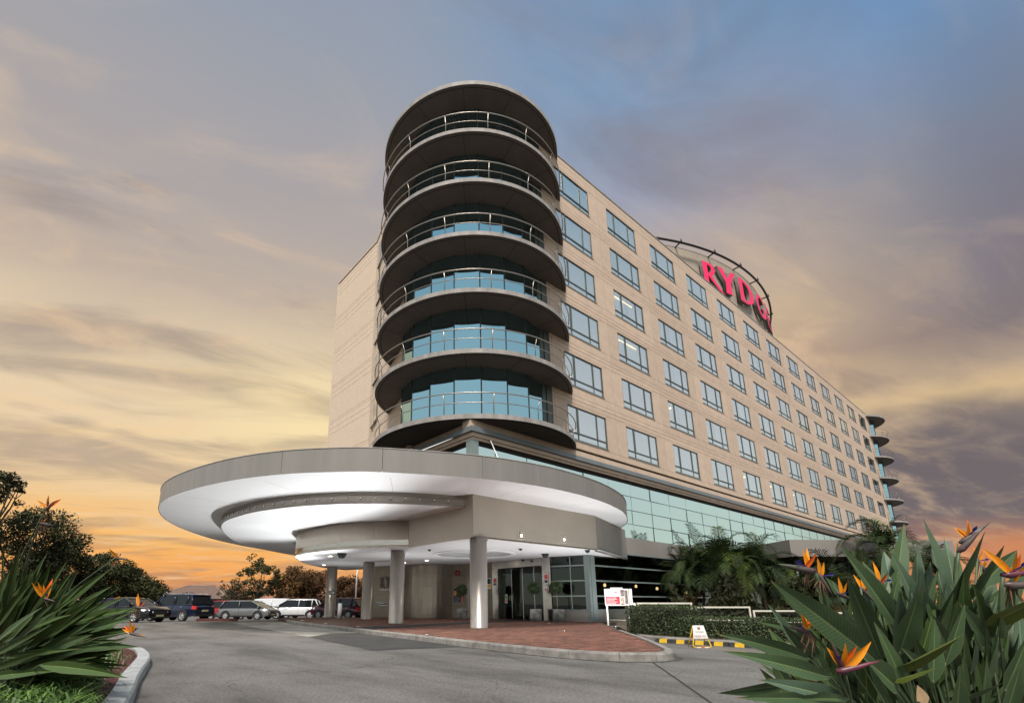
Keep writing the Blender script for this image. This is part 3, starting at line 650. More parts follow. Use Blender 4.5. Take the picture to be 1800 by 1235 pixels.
def pod_pane(w, h):
    k = (round(w, 2), round(h, 2))
    if k not in gmesh: p = MB(); p.box(.006, w - .006, .012, h - .012, -.012, 0); gmesh[k] = p.mesh('glass_panel', G_POD)
    return gmesh[k]
for i in range(len(GX) - 1):
    if GX[i] < 13.5 or GX[i] < 50:
        for j in range(4):
            o = link('glass_panel', pod_pane(GX[i + 1] - GX[i], GZ[j + 1] - GZ[j]), hotel, M=Matrix.Translation((GX[i], Y0 + .05, GZ[j] + Z)) @ face_matrix((0, 0, 0), (1, 0, 0)) @ Matrix.Rotation(random.uniform(-.012, .012), 4, 'X') @ Matrix.Rotation(random.uniform(-.010, .010), 4, 'Y'))
q = MB()
for i in range(len(GX) - 1):
    if GX[i] >= 50:
        for j in range(4): q.box(GX[i] + .006, GX[i + 1] - .006, Y0 + .05, Y0 + .062, GZ[j] + Z + .012, GZ[j + 1] + Z - .012)
o = q.build('glass_wall', G_POD, hotel); o['kind'] = 'stuff'
for i in range(5):
    for j in range(2, 4):
        link('glass_panel', pod_pane(2.055, GZ[j + 1] - GZ[j]), hotel, M=Matrix.Translation((12.70, Y0 + .42 + 2.055 * (i + 1), GZ[j] + Z)) @ face_matrix((0, 0, 0), (0, -1, 0)))
q = MB()
for z in GZ[1:4]: q.box(13.0, 85.7, Y0 + .03, Y0 + .048, z + Z - .014, z + Z + .014)
for x in GX[1:]: q.box(x - .009, x + .009, Y0 + .034, Y0 + .05, 3.36 + Z, 6.36 + Z)
q.build('mullion', FRAME, hotel)
q = MB(); q.box(12.8, 86, Y0 + .13, Y0 + .2, 3.3 + Z, 6.4 + Z); q.box(12.74, 12.8, Y0 + .5, 26, 3.3 + Z, 6.4 + Z); q.build('spandrel_wall', DARKGAP, hotel)
for x0, x1 in ((23.2, 28.2), (28.2, 33.2), (33.2, 40), (40, 48), (48, 58), (58, 87)):
    q = MB(); q.box(x0 + .006, x1 - .006, Y0 - .02, Y0 + .3, 2.52 + Z, 3.355 + Z); q.build('band_panel', CLADD, hotel)
q = MB(); q.box(23.2, 60, Y0 - .05, Y0 + .1, 2.44 + Z, 2.515 + Z); q.build('lobby_glass_head', FRAMEPALE, hotel)
# ground floor lobby glazing
q = MB(); q.box(20.02, 20.34, Y0 - .02, Y0 + .30, -.83 + Z, 2.44 + Z); q.build('corner_pillar', FRAMEPALE, hotel)
LX = [20.34, 22.3, 25.3, 28.3, 31.3, 34.3, 37.3, 42, 50, 60, 86]; LZ = [-.31, .34, 1.06, 1.78, 2.44]
for i in range(len(LX) - 1):
    for j in range(4):
        p = MB(); p.box(.004, LX[i + 1] - LX[i] - .004, .02, LZ[j + 1] - LZ[j] - .02, -.012, 0)
        o = p.build('glass_panel', G_GROUND, hotel); o.matrix_local = Matrix.Translation((LX[i], Y0 + .12, LZ[j] + Z)) @ face_matrix((0, 0, 0), (1, 0, 0)) @ Matrix.Rotation(random.uniform(-.004, .004), 4, 'X')
q = MB()
for z in LZ[:-1]: q.box(20.34, 86, Y0 + .06, Y0 + .10, z + Z - .035, z + Z + .035)
q.build('glazing_rail', FRAMEPALE, hotel)
q = MB(); q.box(20.0, 86, Y0 + .03, Y0 + .25, -1.0 + Z, -.35 + Z); q.build('plinth', CLADD, hotel)
# lobby interior: floor, rear wall, columns and pendant lamps
q = MB(); q.box(20.3, 86, Y0 + .3, Y0 + 9, -.9 + Z, -.84 + Z); q.box(20.4, 86, Y0 + 8.5, Y0 + 8.7, -.84 + Z, 3 + Z); q.box(19.6, 86, Y0 + .3, Y0 + 12, 2.9 + Z, 3.0 + Z); q.box(24.6, 24.8, Y0 + 3.5, Y0 + 12, -.84 + Z, 2.9 + Z)
for x in (23.5, 29, 34, 39.5): q.box(x, x + .6, Y0 + 2.2, Y0 + 2.8, -.84 + Z, 2.9 + Z)
q.build('lobby_interior', INTERIOR, hotel)
for k, (px, py, dd) in enumerate([(1063, 1028, 1.2), (1118, 1030, 2.4), (1155, 1034, 1.5), (1206, 1040, 1.0)]):
    d = ray(px, py); s = (Y0 + dd) / d.y; P = d * s; q = MB(); q.lathe([(.03, .1), (.075, .04), (.075, -.04), (.03, -.08)], 10, (P.x, P.y, P.z + Z)); q.build('pendant_lamp', E_WARM, hotel)
# entrance wall facing the forecourt: lobby window, steel portal, sliding doors
EX = 19.35; ME_ = face_matrix((EX, 0, 0), (0, -1, 0))        # local x runs toward the corner pillar
def ebox(ya, yb, z0, z1, d0, d1, name, m): 
    q = MB(); q.box(-ya, -yb, z0 + Z, z1 + Z, d0, d1); o = q.build(name, m, hotel); o.matrix_local = ME_; return o
q = MB()
q.box(19.86, 20.02, 14.66, 14.92, -.83 + Z, 2.26 + Z); q.build('corner_pillar', FRAMEPALE, hotel)
lwA, lwB = Vector((19.30, 16.48, 0)), Vector((19.88, 14.80, 0)); lwL = (lwB - lwA).length; lwM = face_matrix((lwA.x, lwA.y, Z), lwB - lwA)
q = MB(); q.box(0, lwL, -.83, -.31, -.12, 0); o = q.build('plinth', CLADD, hotel); o.matrix_local = lwM
for xa, xb in ((.02, lwL * .55 - .02), (lwL * .55 + .02, lwL)):
    for j in range(4):
        q = MB(); q.box(xa, xb, LZ[j] + .03, min(2.26, LZ[j + 1]) - .03, -.05, -.04); o = q.build('glass_panel', G_GROUND, hotel); o.matrix_local = lwM
q = MB()
for z in LZ[:-1]: q.box(0, lwL, z - .03, z + .03, -.045, 0)
q.box(lwL * .55 - .02, lwL * .55 + .02, -.31, 2.26, -.04, .004); o = q.build('glazing_rail', FRAMEPALE, hotel); o.matrix_local = lwM
ebox(17.05, 16.5, -.83, 2.26, -.3, .10, 'portal_pillar', STEEL); ebox(20.75, 20.3, -.83, 2.26, -.3, .10, 'portal_pillar', STEEL)
ebox(20.3, 17.05, 1.86, 2.26, -.3, .12, 'portal_header', STEEL)
for ya, yb in ((20.28, 19.55), (19.5, 18.72), (18.66, 17.9), (17.84, 17.08)):
    ebox(ya, yb, -.80, 1.84, -.22, -.20, 'door_leaf', G_GROUND)
for y in (19.52, 18.69, 17.87): ebox(y + .022, y - .022, -.83, 1.85, -.24, -.19, 'door_stile', STEEL)
ebox(19.5, 19.44, -.05, .55, -.19, -.14, 'door_handle', CHROME)
q = MB(); q.lathe([(.55, -.84 + Z), (.55, 2.9 + Z)], 20, (22.2, 20.4, 0)); q.build('lobby_column', TILE, hotel)
ebox(21.8, 20.75, -.83, 2.26, -.2, 0, 'wall_panel', TILE)
# clad wall beside the doors: flat, swept convex, flat again
wl_pts = [(19.3, 21.8), (18.95, 22.7), (18.6, 23.55)] + [(18.6 + (16.72 - 18.6) * t - .787 * .95 * sin(pi * t), 23.55 + (25.95 - 23.55) * t - .617 * .95 * sin(pi * t)) for t in [k / 12 for k in range(1, 13)]] + [(16.42, 26.5), (16.1, 27.1), (15.8, 27.65), (15.45, 28.3)]
rowz = [-.83, -.22, .39, 1.0, 1.61, 2.24]
for i in range(len(wl_pts) - 1):
    P, Q_ = wl_pts[i + 1], wl_pts[i]; W_ = hypot(P[0] - Q_[0], P[1] - Q_[1]); mm = face_matrix((P[0], P[1], 0), (Q_[0] - P[0], Q_[1] - P[1], 0))
    for j in range(5):
        q = MB(); q.box(.004 if not 3 <= i < 14 else 0, W_ - (.004 if not 3 <= i < 14 else 0), rowz[j] + Z + .007, rowz[j + 1] + Z - .007, -.08, 0)
        o = q.build('cladding_panel', TILED if 3 <= i < 15 else TILE, hotel); o.matrix_local = mm
q = MB(); q.prism([(p[0] + .06, p[1] + .05) for p in wl_pts] + [(17, 30), (20, 24)], -.83 + Z, 2.3 + Z); q.build('wall_core', JOINT, hotel)
# service door recess in the clad wall
mmw = face_matrix((18.95, 22.7, 0), (19.3 - 18.95, 21.8 - 22.7, 0)); q = MB(); q.box(.12, .86, -.83 + Z, 1.25 + Z, .004, .03); q.box(.18, .80, -.80 + Z, 1.19 + Z, .03, .045, 1); o = q.build('service_door', [TILED, CLADD], hotel); o.matrix_local = mmw
# ------------------------------------------------------------------ entrance canopy: stacked discs over the forecourt
canopy = thing('entrance_canopy', 'huge round entrance canopy of stacked white discs with taupe rims on steel columns', 'canopy', (0, 0, 0))
Z1, Z2, Z3, Z4 = 2.26 + Z, 3.37 + Z, 3.78 + Z, 4.50 + Z
cxd, cyd = 13.42, 21.33
def arc_pts(R, a0, a1, n): return [(cxd + R * cos(radians(a0 + (a1 - a0) * i / n)), cyd + R * sin(radians(a0 + (a1 - a0) * i / n))) for i in range(n + 1)]
big_line = smooth_line([(20.6, 34.6), (14.6, 38.2), (10.9, 36.0), (8.83, 34.2), (7.02, 32.17), (5.03, 29.08), (3.75, 26.35), (3.06, 23.87), (2.80, 21.6), (3.05, 19.25), (3.80, 16.58), (4.88, 14.52), (6.36, 12.92), (7.60, 12.14), (9.70, 11.22), (11.4, 10.80), (13.06, 10.66), (14.9, 10.78), (16.68, 11.12), (18.5, 11.70), (19.94, 12.42), (21.3, 13.3), (22.6, 14.5)], 6)
poly = offset_line(big_line, .02) + [(22.8, 16), (20.6, 25)]
q = MB(); q.prism(poly, Z3, Z3 + .05, 0, 0, 0); q.build('upper_soffit', WHITE, canopy)
q = MB(); q.prism(offset_line(big_line, .3) + [(22.5, 16), (20.4, 25)], Z3 + .06, Z4 - .05, 0, 0, 0); q.build('canopy_roof', DARKGAP, canopy)
jm = mat('soffit joint', (.50, .50, .51), .8); q = MB()
for a in (188, 213, 236, 262, 284, 304):
    c_, s_ = cos(radians(a)), sin(radians(a)); w_ = .008
    q.quad([(cxd + c_ * r_ - s_ * k, cyd + s_ * r_ + c_ * k, Z3 - .003) for r_, k in ((7.9, w_), (10.3, w_), (10.3, -w_), (7.9, -w_))])
q.build('soffit_joint', jm, canopy)
# rim: sheet-metal fascia panels butted with fine gaps
seg = 0; i = 0; brk = [0, 20, 34, 46, 56, 66, 76, 85, 93, 101, 110, 120, len(big_line) - 1]
for a, b in zip(brk[:-1], brk[1:]):
    A = big_line[a:b + 1]; B_ = offset_line(big_line, .12)[a:b + 1]; q = MB()
    Av = [Vector(p) for p in A]; Bv = [Vector(p) for p in B_]
    Av[-1] = Av[-1] + (Av[-2] - Av[-1]).normalized() * .012; Bv[-1] = Bv[-1] + (Bv[-2] - Bv[-1]).normalized() * .012
    rows = [[(p.x, p.y, Z3 - .012), (p.x, p.y, Z4), (s.x, s.y, Z4 + .01), (s.x, s.y, Z3 + .052)] for p, s in zip(Av, Bv)]
    q.grid(rows, 0, smooth=False)
    for p_ in q.f: pass
    for k in range(len(q.sm)): q.sm[k] = False
    q.quad(rows[0][::-1]); q.quad(rows[-1]); q.build('rim_panel', RIMM, canopy)
q = MB(); J = offset_line(big_line, .06); q.grid([[(p[0], p[1], Z3 + .053), (p[0], p[1], Z4 - .02)] for p in J]); q.build('rim_backing', DARKGAP, canopy)
q = MB(); q.tube([(p[0], p[1], Z4 + .012) for p in big_line], .018, 6); q.build('rim_capping', SLABGREY, canopy)
# middle disc with riveted steel ring
mid_line = smooth_line([(17, 37.0), (14.6, 36.0), (12.5, 34.6), (10.4, 32.7), (8.58, 31.0), (6.94, 27.8), (5.75, 24.6), (5.32, 22.4), (5.40, 20.4), (5.74, 18.7), (6.49, 17.0), (7.5, 15.65), (8.5, 14.8), (9.73, 14.1), (11.26, 13.50)], 6)
q = MB(); q.prism(offset_line(mid_line, .02) + [(11.3, 20), (18, 30)], Z2, Z2 + .05); q.build('middle_soffit', WHITE, canopy)
q = MB(); q.grid([[(p[0], p[1], Z2 - .008), (p[0], p[1], Z2 + .07), (s[0], s[1], Z2 + .075), (s[0], s[1], Z2 + .29), (p[0], p[1], Z2 + .295), (p[0], p[1], Z3)] for p, s in zip(mid_line, offset_line(mid_line, .045))], smooth=False); q.build('ring_beam', CLADD, canopy)
q = MB(); stl = offset_line(mid_line, .034); q.grid([[(p[0], p[1], Z2 + .08), (p[0], p[1], Z2 + .285)] for p in stl], smooth=True); q.build('steel_ring', RINGST, canopy)
bolt = MB(); bolt.lathe([(.045, 0), (.045, .014), (.034, .034), (.0, .042)], 10); BOLT = bolt.mesh('bolt', CHROME)
L_ = 0; last = None; stp = .52
for i in range(1, len(stl)):
    a, b = Vector(stl[i - 1]), Vector(stl[i]); d = (b - a).length; n_ = Vector(((b - a).y, -(b - a).x)).normalized()
    while L_ < d:
        p = a + (b - a) * (L_ / d); n3 = Vector((n_.x, n_.y, 0))
        if (p - Vector((cxd, cyd))).dot(n_) < 0: n3 = -n3
        o = link('bolt', BOLT, canopy); o.matrix_local = Matrix.Translation((p.x, p.y, Z2 + .185)) @ n3.to_track_quat('Z', 'Y').to_matrix().to_4x4(); L_ += stp
    L_ -= d
# lower drum and the square-cornered box
drum = smooth_line([(16.0, 32.2), (13.66, 30.7), (12.28, 29.28), (11.18, 27.9), (9.9, 25.7), (9.15, 24.1), (8.95, 22.9), (9.05, 21.4), (9.42, 19.8), (10.25, 18.25), (11.25, 17.16)], 7)
low = offset_line(drum, .02) + [(11.25, 13.05), (18.42, 13.05), (23.2, 14.62), (20.4, 16), (20.4, 22), (18.6, 25.2), (16.6, 30)]
# soffit with a round coffer: ring of white around a raised disc
oc, oR = (15.35, 17.75), 1.95
hole = [(oc[0] + oR * cos(2 * pi * i / 48), oc[1] + oR * sin(2 * pi * i / 48)) for i in range(48)]
sm_ = curve_mesh('lower_soffit', [low, hole], .03, WHITE); o = link('lower_soffit', sm_, canopy); o.location = (0, 0, Z1 + .015)
q = MB(); q.grid([[(x, y, Z1 + .001), (x, y, Z1 + .22)] for x, y in hole + hole[:1]], smooth=True); q.prism(hole, Z1 + .22, Z1 + .25)
q.grid([[(oc[0] + k * (x - oc[0]), oc[1] + k * (y - oc[1]), z) for k, z in ((1.0, Z1 - .002), (1.0, Z1 - .05), (.90, Z1 - .05), (.90, Z1 - .002))] for x, y in hole + hole[:1]], smooth=False)
q.build('ceiling_coffer', WHITE, canopy)
def drum_panels():
    brk = [0, 12, 24, 36, 48, 56, 63, len(drum) - 1]; inn = offset_line(drum, .1)
    for a, b in zip(brk[:-1], brk[1:]):
        A = [Vector(p) for p in drum[a:b + 1]]; B_ = [Vector(p) for p in inn[a:b + 1]]
        A[-1] = A[-1] + (A[-2] - A[-1]).normalized() * .01
        q = MB(); q.grid([[(p.x, p.y, Z1 - .012), (p.x, p.y, Z2 - .002), (s.x, s.y, Z2 - .002)] for p, s in zip(A, B_)], smooth=True); q.build('drum_panel', CLAD, canopy)
    out_ = offset_line(drum, -.012)
    q = MB(); q.grid([[(p[0], p[1], Z1 + .09), (p[0], p[1], Z1 + .30)] for p in out_], smooth=True); q.build('steel_band', STEEL, canopy)
drum_panels()
def box_face(P, Q_, z0, z1, name='box_panel', m=None, th=.1):
    d = Vector((Q_[0] - P[0], Q_[1] - P[1], 0)); q = MB(); q.box(.003, d.length - .003, z0, z1, -th, 0); o = q.build(name, m or CLAD, canopy); o.matrix_local = face_matrix((P[0], P[1], 0), d); return o
box_face((11.25, 17.16), (11.25, 13.05), Z1 - .012, Z3 - .002)
box_face((11.25, 13.05), (18.42, 13.05), Z1 - .012, Z3 - .002)
box_face((18.42, 13.08), (23.2, 14.64), Z1 - .06, Z3 - .03, m=CLADD)
# square wall lamps on the box face
for x, zc in ((13.62, 2.55), (16.13, 2.60)):
    q = MB(); w_ = .15; zc += Z - .06
    q.box(-w_, w_, -w_, w_, 0, .03, 0); q.box(-w_ + .03, w_ - .03, -w_ + .03, w_ - .03, .03, .035, 1); q.box(-.03, .03, -.05, .05, .035, .06, 2)
    o = q.build('wall_light', [CREAMM, TILE, E_DOWN], canopy); o.matrix_local = Matrix.Translation((x, 13.05, zc)) @ face_matrix((0, 0, 0), (1, 0, 0))
# columns
for (x, y), r_ in (((11.62, 13.22), .305), ((11.70, 18.68), .315), ((13.74, 24.94), .315), ((13.62, 29.4), .32)):
    q = MB(); q.lathe([(r_ + .012, PV - .01), (r_ + .012, PV + .05), (r_, PV + .06), (r_, Z1 - .05), (r_ - .03, Z1 - .045), (r_ - .03, Z1 + .01)], 40, (x, y, 0)); q.build('column', COLM, canopy)
q = MB(); q.box(0, .36, 0, .24, 0, .02); o = q.build('number_plate', BLACK, canopy); pnt = on_z(577, 1036, 1.7); o.matrix_local = face_matrix((13.32, 29.02, 1.50), (RT.x, RT.y, 0))
tm = text_mesh('plate_text', '125', .20, .004, WHITEM); o2 = link('plate_text', tm, o); o2.location = (.02, .05, .022)
# recessed downlights (the lit lamps of the photograph)
LAMPS = [(10.5, 23.0), (12.7, 28.6), (15.6, 24.2), (15.7, 22.1), (14.2, 17.2), (14.8, 18.2), (15.4, 16.6), (16.15, 16.9), (17.6, 20.4)]
dm = MB(); dm.lathe([(.0, 0), (.095, 0), (.095, -.008), (.0, -.009)], 16); DM = dm.mesh('downlight', E_DOWN)
for k, (x, y) in enumerate(LAMPS):
    inc = hypot(x - oc[0], y - oc[1]) < oR
    zl = Z1 + (.218 if inc else -.002); o = link('downlight', DM, canopy); o.location = (x, y, zl)
    l = bpy.data.lights.new('downlight_lamp', 'SPOT'); l.energy = 30; l.color = (1, .90, .74); l.spot_size = radians(130); l.spot_blend = .8; l.shadow_soft_size = .09
    lo_ = bpy.data.objects.new('downlight_lamp', l); COL.objects.link(lo_); lo_.location = (x, y, zl - .03); lo_.parent = canopy
# added fill lamps in invented paving fittings, to brighten the white soffits
um = MB(); um.lathe([(.0, .012), (.07, .012), (.085, .0), (.085, -.05)], 16, mi=0); UM = um.mesh('added_uplight', STEEL)
for k, (x, y, zg, pw) in enumerate([(8.75, 15.0, PV, 105), (9.2, 17.3, PV, 140), (9.7, 21.2, PV, 160), (10.3, 25.4, PV, 170), (12.9, 10.6, PV, 105), (16.6, 11.2, PV, 105), (20.4, 12.9, PV, 80), (8.3, 11.6, PV, 70), (13.0, 15.2, PV, 38), (12.6, 20.4, PV, 42), (15.2, 19.2, PV, 30), (16.8, 14.6, PV, 42), (13.0, 26.8, PV, 36)]):
    o = link('added_uplight', UM, canopy); o.location = (x, y, zg)
    out_ = k in (0, 1, 2, 3, 7)
    l = bpy.data.lights.new('added_fill_lamp', 'SPOT' if out_ else 'AREA'); l.color = (.97, .99, 1.0)
    lo_ = bpy.data.objects.new('added_fill_lamp', l); COL.objects.link(lo_); lo_.location = (x, y, zg + .05); lo_.parent = canopy
    if out_:
        l.energy = pw * 5.4; l.spot_size = radians(112); l.spot_blend = .9; l.shadow_soft_size = .06
        dv = Vector((-.62, -.08, .78))
    else:
        l.shape = 'DISK'; l.size = .12; l.energy = pw * .92; l.spread = radians(178); dv = Vector((0, 0, 1))
    lo_.rotation_euler = dv.to_track_quat('-Z', 'Y').to_euler()
# stay rods up to the tower
for a, b in (((859, 766), (876, 806)), ((806, 766), (738, 793))):
    d = ray(*a); s = (7.40) / d.z; P = d * s; P.z += Z
    if P.y > 17.5: pass
    d2 = ray(*b); s2 = (4.52) / d2.z; Q_ = d2 * s2; Q_.z += Z
    q = MB(); q.tube([P, Q_], .022, 6); q.lathe([(.05, -.10), (.05, .10)], 8, tuple(P)); q.build('stay_rod', WHITEM, canopy)

# ceiling cameras, speakers: hang from the soffit
def dome(x, y, z, r_, label, white=False):
    t = thing('security_camera', label, 'camera', (x, y, z), 0, 'cameras under the canopy')
    q = MB(); q.lathe([(r_ * 1.15, 0), (r_ * 1.15, -r_ * .35), (r_ * .9, -r_ * .4)], 14); q.build('housing', WHITEM if white else BLACK, t)
    q = MB(); q.lathe([(r_, -r_ * .4), (r_ * .93, -r_ * .75), (r_ * .62, -r_ * 1.15), (.0, -r_ * 1.32)], 14); q.build('dome', BLACK, t)
dome(10.3, 21.3, Z1 - .002, .19, 'large black dome camera under the canopy drum, left of the front columns')
dome(12.44, 17.33, Z1 - .002, .07, 'small white dome camera on the soffit between second and front column', True)
dome(15.2, 14.6, Z1 - .002, .08, 'white dome camera on the soffit right of the round ceiling coffer', True)
dome(18.9, 18.0, Z1 - .06, .08, 'dark dome camera just in front of the steel door header')
dome(17.9, 15.6, Z1 - .002, .15, 'wide black dome camera above the right steel door pillar')
dome(18.1, 13.35, Z1 - .002, .10, 'grey floodlight camera at the right end of the canopy box')
dome(12.0, 13.0 + .2, Z1 - .002, .06, 'white dome camera tucked beside the front column top', True)

# ------------------------------------------------------------------ roof sign
sgn = thing('roof_sign', 'red RYDGES letters on a curved taupe drum rising behind the roof parapet', 'sign', (0, 0, 0))
sc_ = (49.02, 40.70); RD, RP_, ZS = 25.60, 26.24, 31.0 + Z
def sp(r_, a, z): return (sc_[0] + r_ * cos(radians(a)), sc_[1] + r_ * sin(radians(a)), z)
DR = mat('grey rib cladding', (.40, .33, .26), .7, var=.06, scale=1)
for (z0, z1) in ((26.0, 27.9), (27.92, 28.95), (28.97, 29.99), (30.01, 31.0)):
    q = MB(); q.grid([[sp(RD, a, z0 + Z), sp(RD, a, z1 + Z), sp(RD - .3, a, z1 + Z), sp(RD - .3, a, z0 + Z)] for a in range(-130, -29, 2)], smooth=True)
    for k in range(len(q.sm)): q.sm[k] = False
    q.build('drum_panel', DR, sgn)
q = MB(); q.prism([sp(RD + .02, a, 0)[:2] for a in range(-130, -29, 2)] + [(70, 36), (30, 36)], ZS + .0, ZS + .06); q.build('drum_cap', SLABGREY, sgn)
q = MB(); q.prism([sp(RD - .03, a, 0)[:2] for a in range(-130, -29, 2)] + [(70, 36), (30, 36)], 25.7 + Z, ZS - .01); q.build('drum_body', JOINT, sgn)
IRON = mat('dark painted steel', (.035, .028, .03), .5, metal=.3)
q = MB(); q.tube([sp(RP_, a, ZS) for a in range(-126, -39, 2)], .10, 8); q.build('halo_pipe', IRON, sgn)
for k, px in enumerate([(360, 170), (750, 285), (1040, 440), (1235, 605), (1355, 790), (1400, 990)]):
    P = on_z(1140 + px[0] / 6.5, 400 + px[1] / 6.5, ZS); a = math.degrees(atan2(P.y - sc_[1], P.x - sc_[0]))
    q = MB(); q.tube([sp(RD - .2, a, ZS - .02), sp(RP_ + .2, a, ZS - .0)], .065, 6); q.tube([sp(RP_ + .1, a, ZS), sp(RP_ + .12, a, ZS + .28)], .05, 5); q.build('halo_bracket', IRON, sgn)
GLY = {
 'R': ([(0, 0), (.03, .5), (0, 1), (.35, 1), (.55, .94), (.64, .77), (.57, .58), (.43, .50), (.62, .26), (1.0, -.16), (.70, .0), (.42, .27), (.25, .47), (.25, 0)], [(.25, .57), (.25, .9), (.34, .9), (.42, .84), (.44, .74), (.40, .63), (.33, .57)]),
 'Y': ([(0, 1), (.25, 1), (.43, .64), (.62, 1), (.83, 1), (.56, .48), (.58, 0), (.29, 0), (.32, .46)], None),
 'D': ([(0, 0), (.02, .5), (0, 1), (.35, 1), (.62, .91), (.78, .69), (.81, .48), (.75, .25), (.58, .08), (.34, 0)], [(.23, .1), (.23, .9), (.35, .88), (.5, .78), (.57, .6), (.57, .42), (.5, .22), (.36, .11)]),
 'G': ([(.78, .80), (.62, .96), (.42, 1.0), (.2, .92), (.05, .71), (0, .5), (.05, .28), (.2, .08), (.42, 0), (.62, .03), (.80, .14), (.80, .5), (.52, .5), (.52, .4), (.60, .38), (.60, .18), (.44, .12), (.32, .18), (.24, .32), (.22, .5), (.24, .7), (.33, .84), (.45, .88), (.58, .82), (.66, .7)], None),
 'E': ([(0, 0), (0, 1), (.6, 1), (.6, .86), (.23, .88), (.23, .58), (.5, .58), (.5, .46), (.23, .46), (.23, .12), (.62, .14), (.62, 0)], None),
 'S': ([(.58, .78), (.5, .93), (.32, 1), (.14, .95), (.03, .8), (.05, .62), (.2, .5), (.38, .4), (.43, .28), (.36, .15), (.24, .11), (.1, .2), (.06, .3), (0, .14), (.1, .03), (.26, 0), (.46, .05), (.6, .2), (.6, .38), (.48, .5), (.28, .6), (.2, .7), (.24, .84), (.34, .89), (.46, .82), (.52, .72)], None)}
for ch, a0, wid in (('R', -106.3, 5.6), ('Y', -102.1, 5.9), ('D', -95.3, 6.4), ('G', -87.8, 6.2), ('E', -80.4, 4.8), ('S', -74.8, 4.6)):
    ol, ho = GLY[ch]; wn_ = max(p[0] for p in ol); wm_ = RD * radians(wid)
    me = curve_mesh('letter', [ol] + ([ho] if ho else []), .30, [PINKRED, LETTERSIDE], wm_ / wn_, 2.52)
    a0 -= 1.35; P = sp(RD + .30, a0, 27.38 + Z); am = a0 + wid / 2
    o = link('letter', me, sgn, 'red letter ' + ch, M=face_matrix(P, (-sin(radians(am)), cos(radians(am)), 0)))

# wall sign beside the doors (mostly behind the columns) and the chrome swoosh
ws = thing('wall_sign', 'dark metal RYDGES lettering with a chrome swoosh on the beige wall behind the columns', 'sign', (0, 0, 0))
BRONZE = mat('dark bronze letter', (.10, .085, .07), .3, metal=.8)
P0 = Vector((15.45, 28.3, 0)); Q0 = Vector((16.72, 25.95, 0)); dW = (Q0 - P0).normalized(); x_ = 1.05
for ch, wd in (('R', .34), ('Y', .28), ('D', .30), ('G', .30), ('E', .24), ('S', .22)):
    ol, ho = GLY[ch]; wn_ = max(p[0] for p in ol)
    me = curve_mesh('letter', [ol] + ([ho] if ho else []), .05, [BRONZE, BRONZE], wd / wn_, .62)
    Pp = P0 + dW * x_; link('letter', me, ws, M=Matrix.Translation((0, 0, 1.93)) @ face_matrix((Pp.x, Pp.y, 0), dW) @ Matrix.Translation((0, 0, .06))); x_ += wd + .035
tm = text_mesh('small_lettering', 'PARRAMATTA', .16, .02, WHITEM, spacing=1.35); Pp = P0 + dW * 1.05; link('small_lettering', tm, ws, M=Matrix.Translation((0, 0, 1.74)) @ face_matrix((Pp.x, Pp.y, 0), dW) @ Matrix.Translation((0, 0, .05)))
for k in range(2):
    q = MB(); q.tube([P0 + dW * (.75 + .18 * k + t * .17) + Vector((dW.y, -dW.x, 0)) * .08 + Vector((0, 0, 1.02 - .16 * k + .09 * (1 - sin(t / 5 * pi)) - .01 * t)) for t in range(6)], [.01, .03, .04, .04, .03, .01], 6); q.build('swoosh', CHROME, ws)

# poster, fire bell, outlet on the wall
mmw2 = face_matrix((18.62, 23.5, 0), (18.95 - 18.6, 22.7 - 23.55, 0))
pst = thing('wall_poster', 'framed black menu poster on the wall beside the service door', 'poster', (0, 0, 0))
q = MB(); q.box(.02, .78, .30 + Z - .3, 1.02 + Z - .1, .005, .04); o = q.build('frame', CLADD, pst); o.matrix_local = mmw2
q = MB(); q.box(.07, .73, .35 + Z - .3, .97 + Z - .1, .041, .045, 0); q.box(.28, .66, .70 + Z - .15, .90 + Z - .1, .046, .048, 1); q.box(.10, .25, .60 + Z - .15, .82 + Z - .1, .046, .048, 2); q.box(.56, .70, .37 + Z - .3, .66 + Z - .3, .046, .048, 3)
for k in range(6): q.box(.14, .52 - .05 * (k % 3), .36 + .06 * k + Z - .3, .375 + .06 * k + Z - .3, .046, .048, 1)
o = q.build('print', [BLACK, mat('poster grey', (.30, .31, .33), .5), mat('poster orange', (.75, .32, .05), .5), mat('poster coral', (.65, .14, .08), .5)], pst); o.matrix_local = mmw2
q = MB(); q.lathe([(.0, .1), (.09, .1), (.16, .05), (.165, .0), (.0, .0)], 16); o = q.build('fire_bell', mat('red enamel', (.30, .03, .025), .3)); o.matrix_world = Matrix.Translation((18.68, 23.15, 1.75 + Z)) @ Vector((-.93, -.36, 0)).to_track_quat('Z', 'Y').to_matrix().to_4x4(); tag(o, 'round red fire bell high on the beige wall', 'fire bell')
# notices stuck on the portal
def notice(y, z, w_, h_, cols, label, x=EX - .115):
    q = MB(); q.box(-y - w_ / 2, -y + w_ / 2, z + Z, z + h_ + Z, 0, .008, 0); q.box(-y - w_ * .4, -y + w_ * .4, z + h_ * .45 + Z, z + h_ * .92 + Z, .008, .010, 1); q.box(-y - w_ * .4, -y + w_ * .4, z + h_ * .1 + Z, z + h_ * .38 + Z, .008, .010, 2)
    o = q.build('notice', cols); o.matrix_world = face_matrix((x, 0, 0), (0, -1, 0)); tag(o, label, 'notice')
NR_ = mat('notice red', (.62, .05, .05), .5); NW_ = mat('notice white', (.75, .75, .73), .5); NB_ = mat('notice black', (.03, .03, .035), .5); NO_ = mat('notice orange', (.8, .36, .04), .5); NG_ = mat('notice green', (.10, .30, .05), .5)
notice(16.78, .95, .26, .48, [NW_, NR_, NB_], 'red no-smoking notice on the right steel door pillar')
notice(16.78, .62, .24, .20, [NW_, NW_, NR_], 'small white notice low on the right steel door pillar')
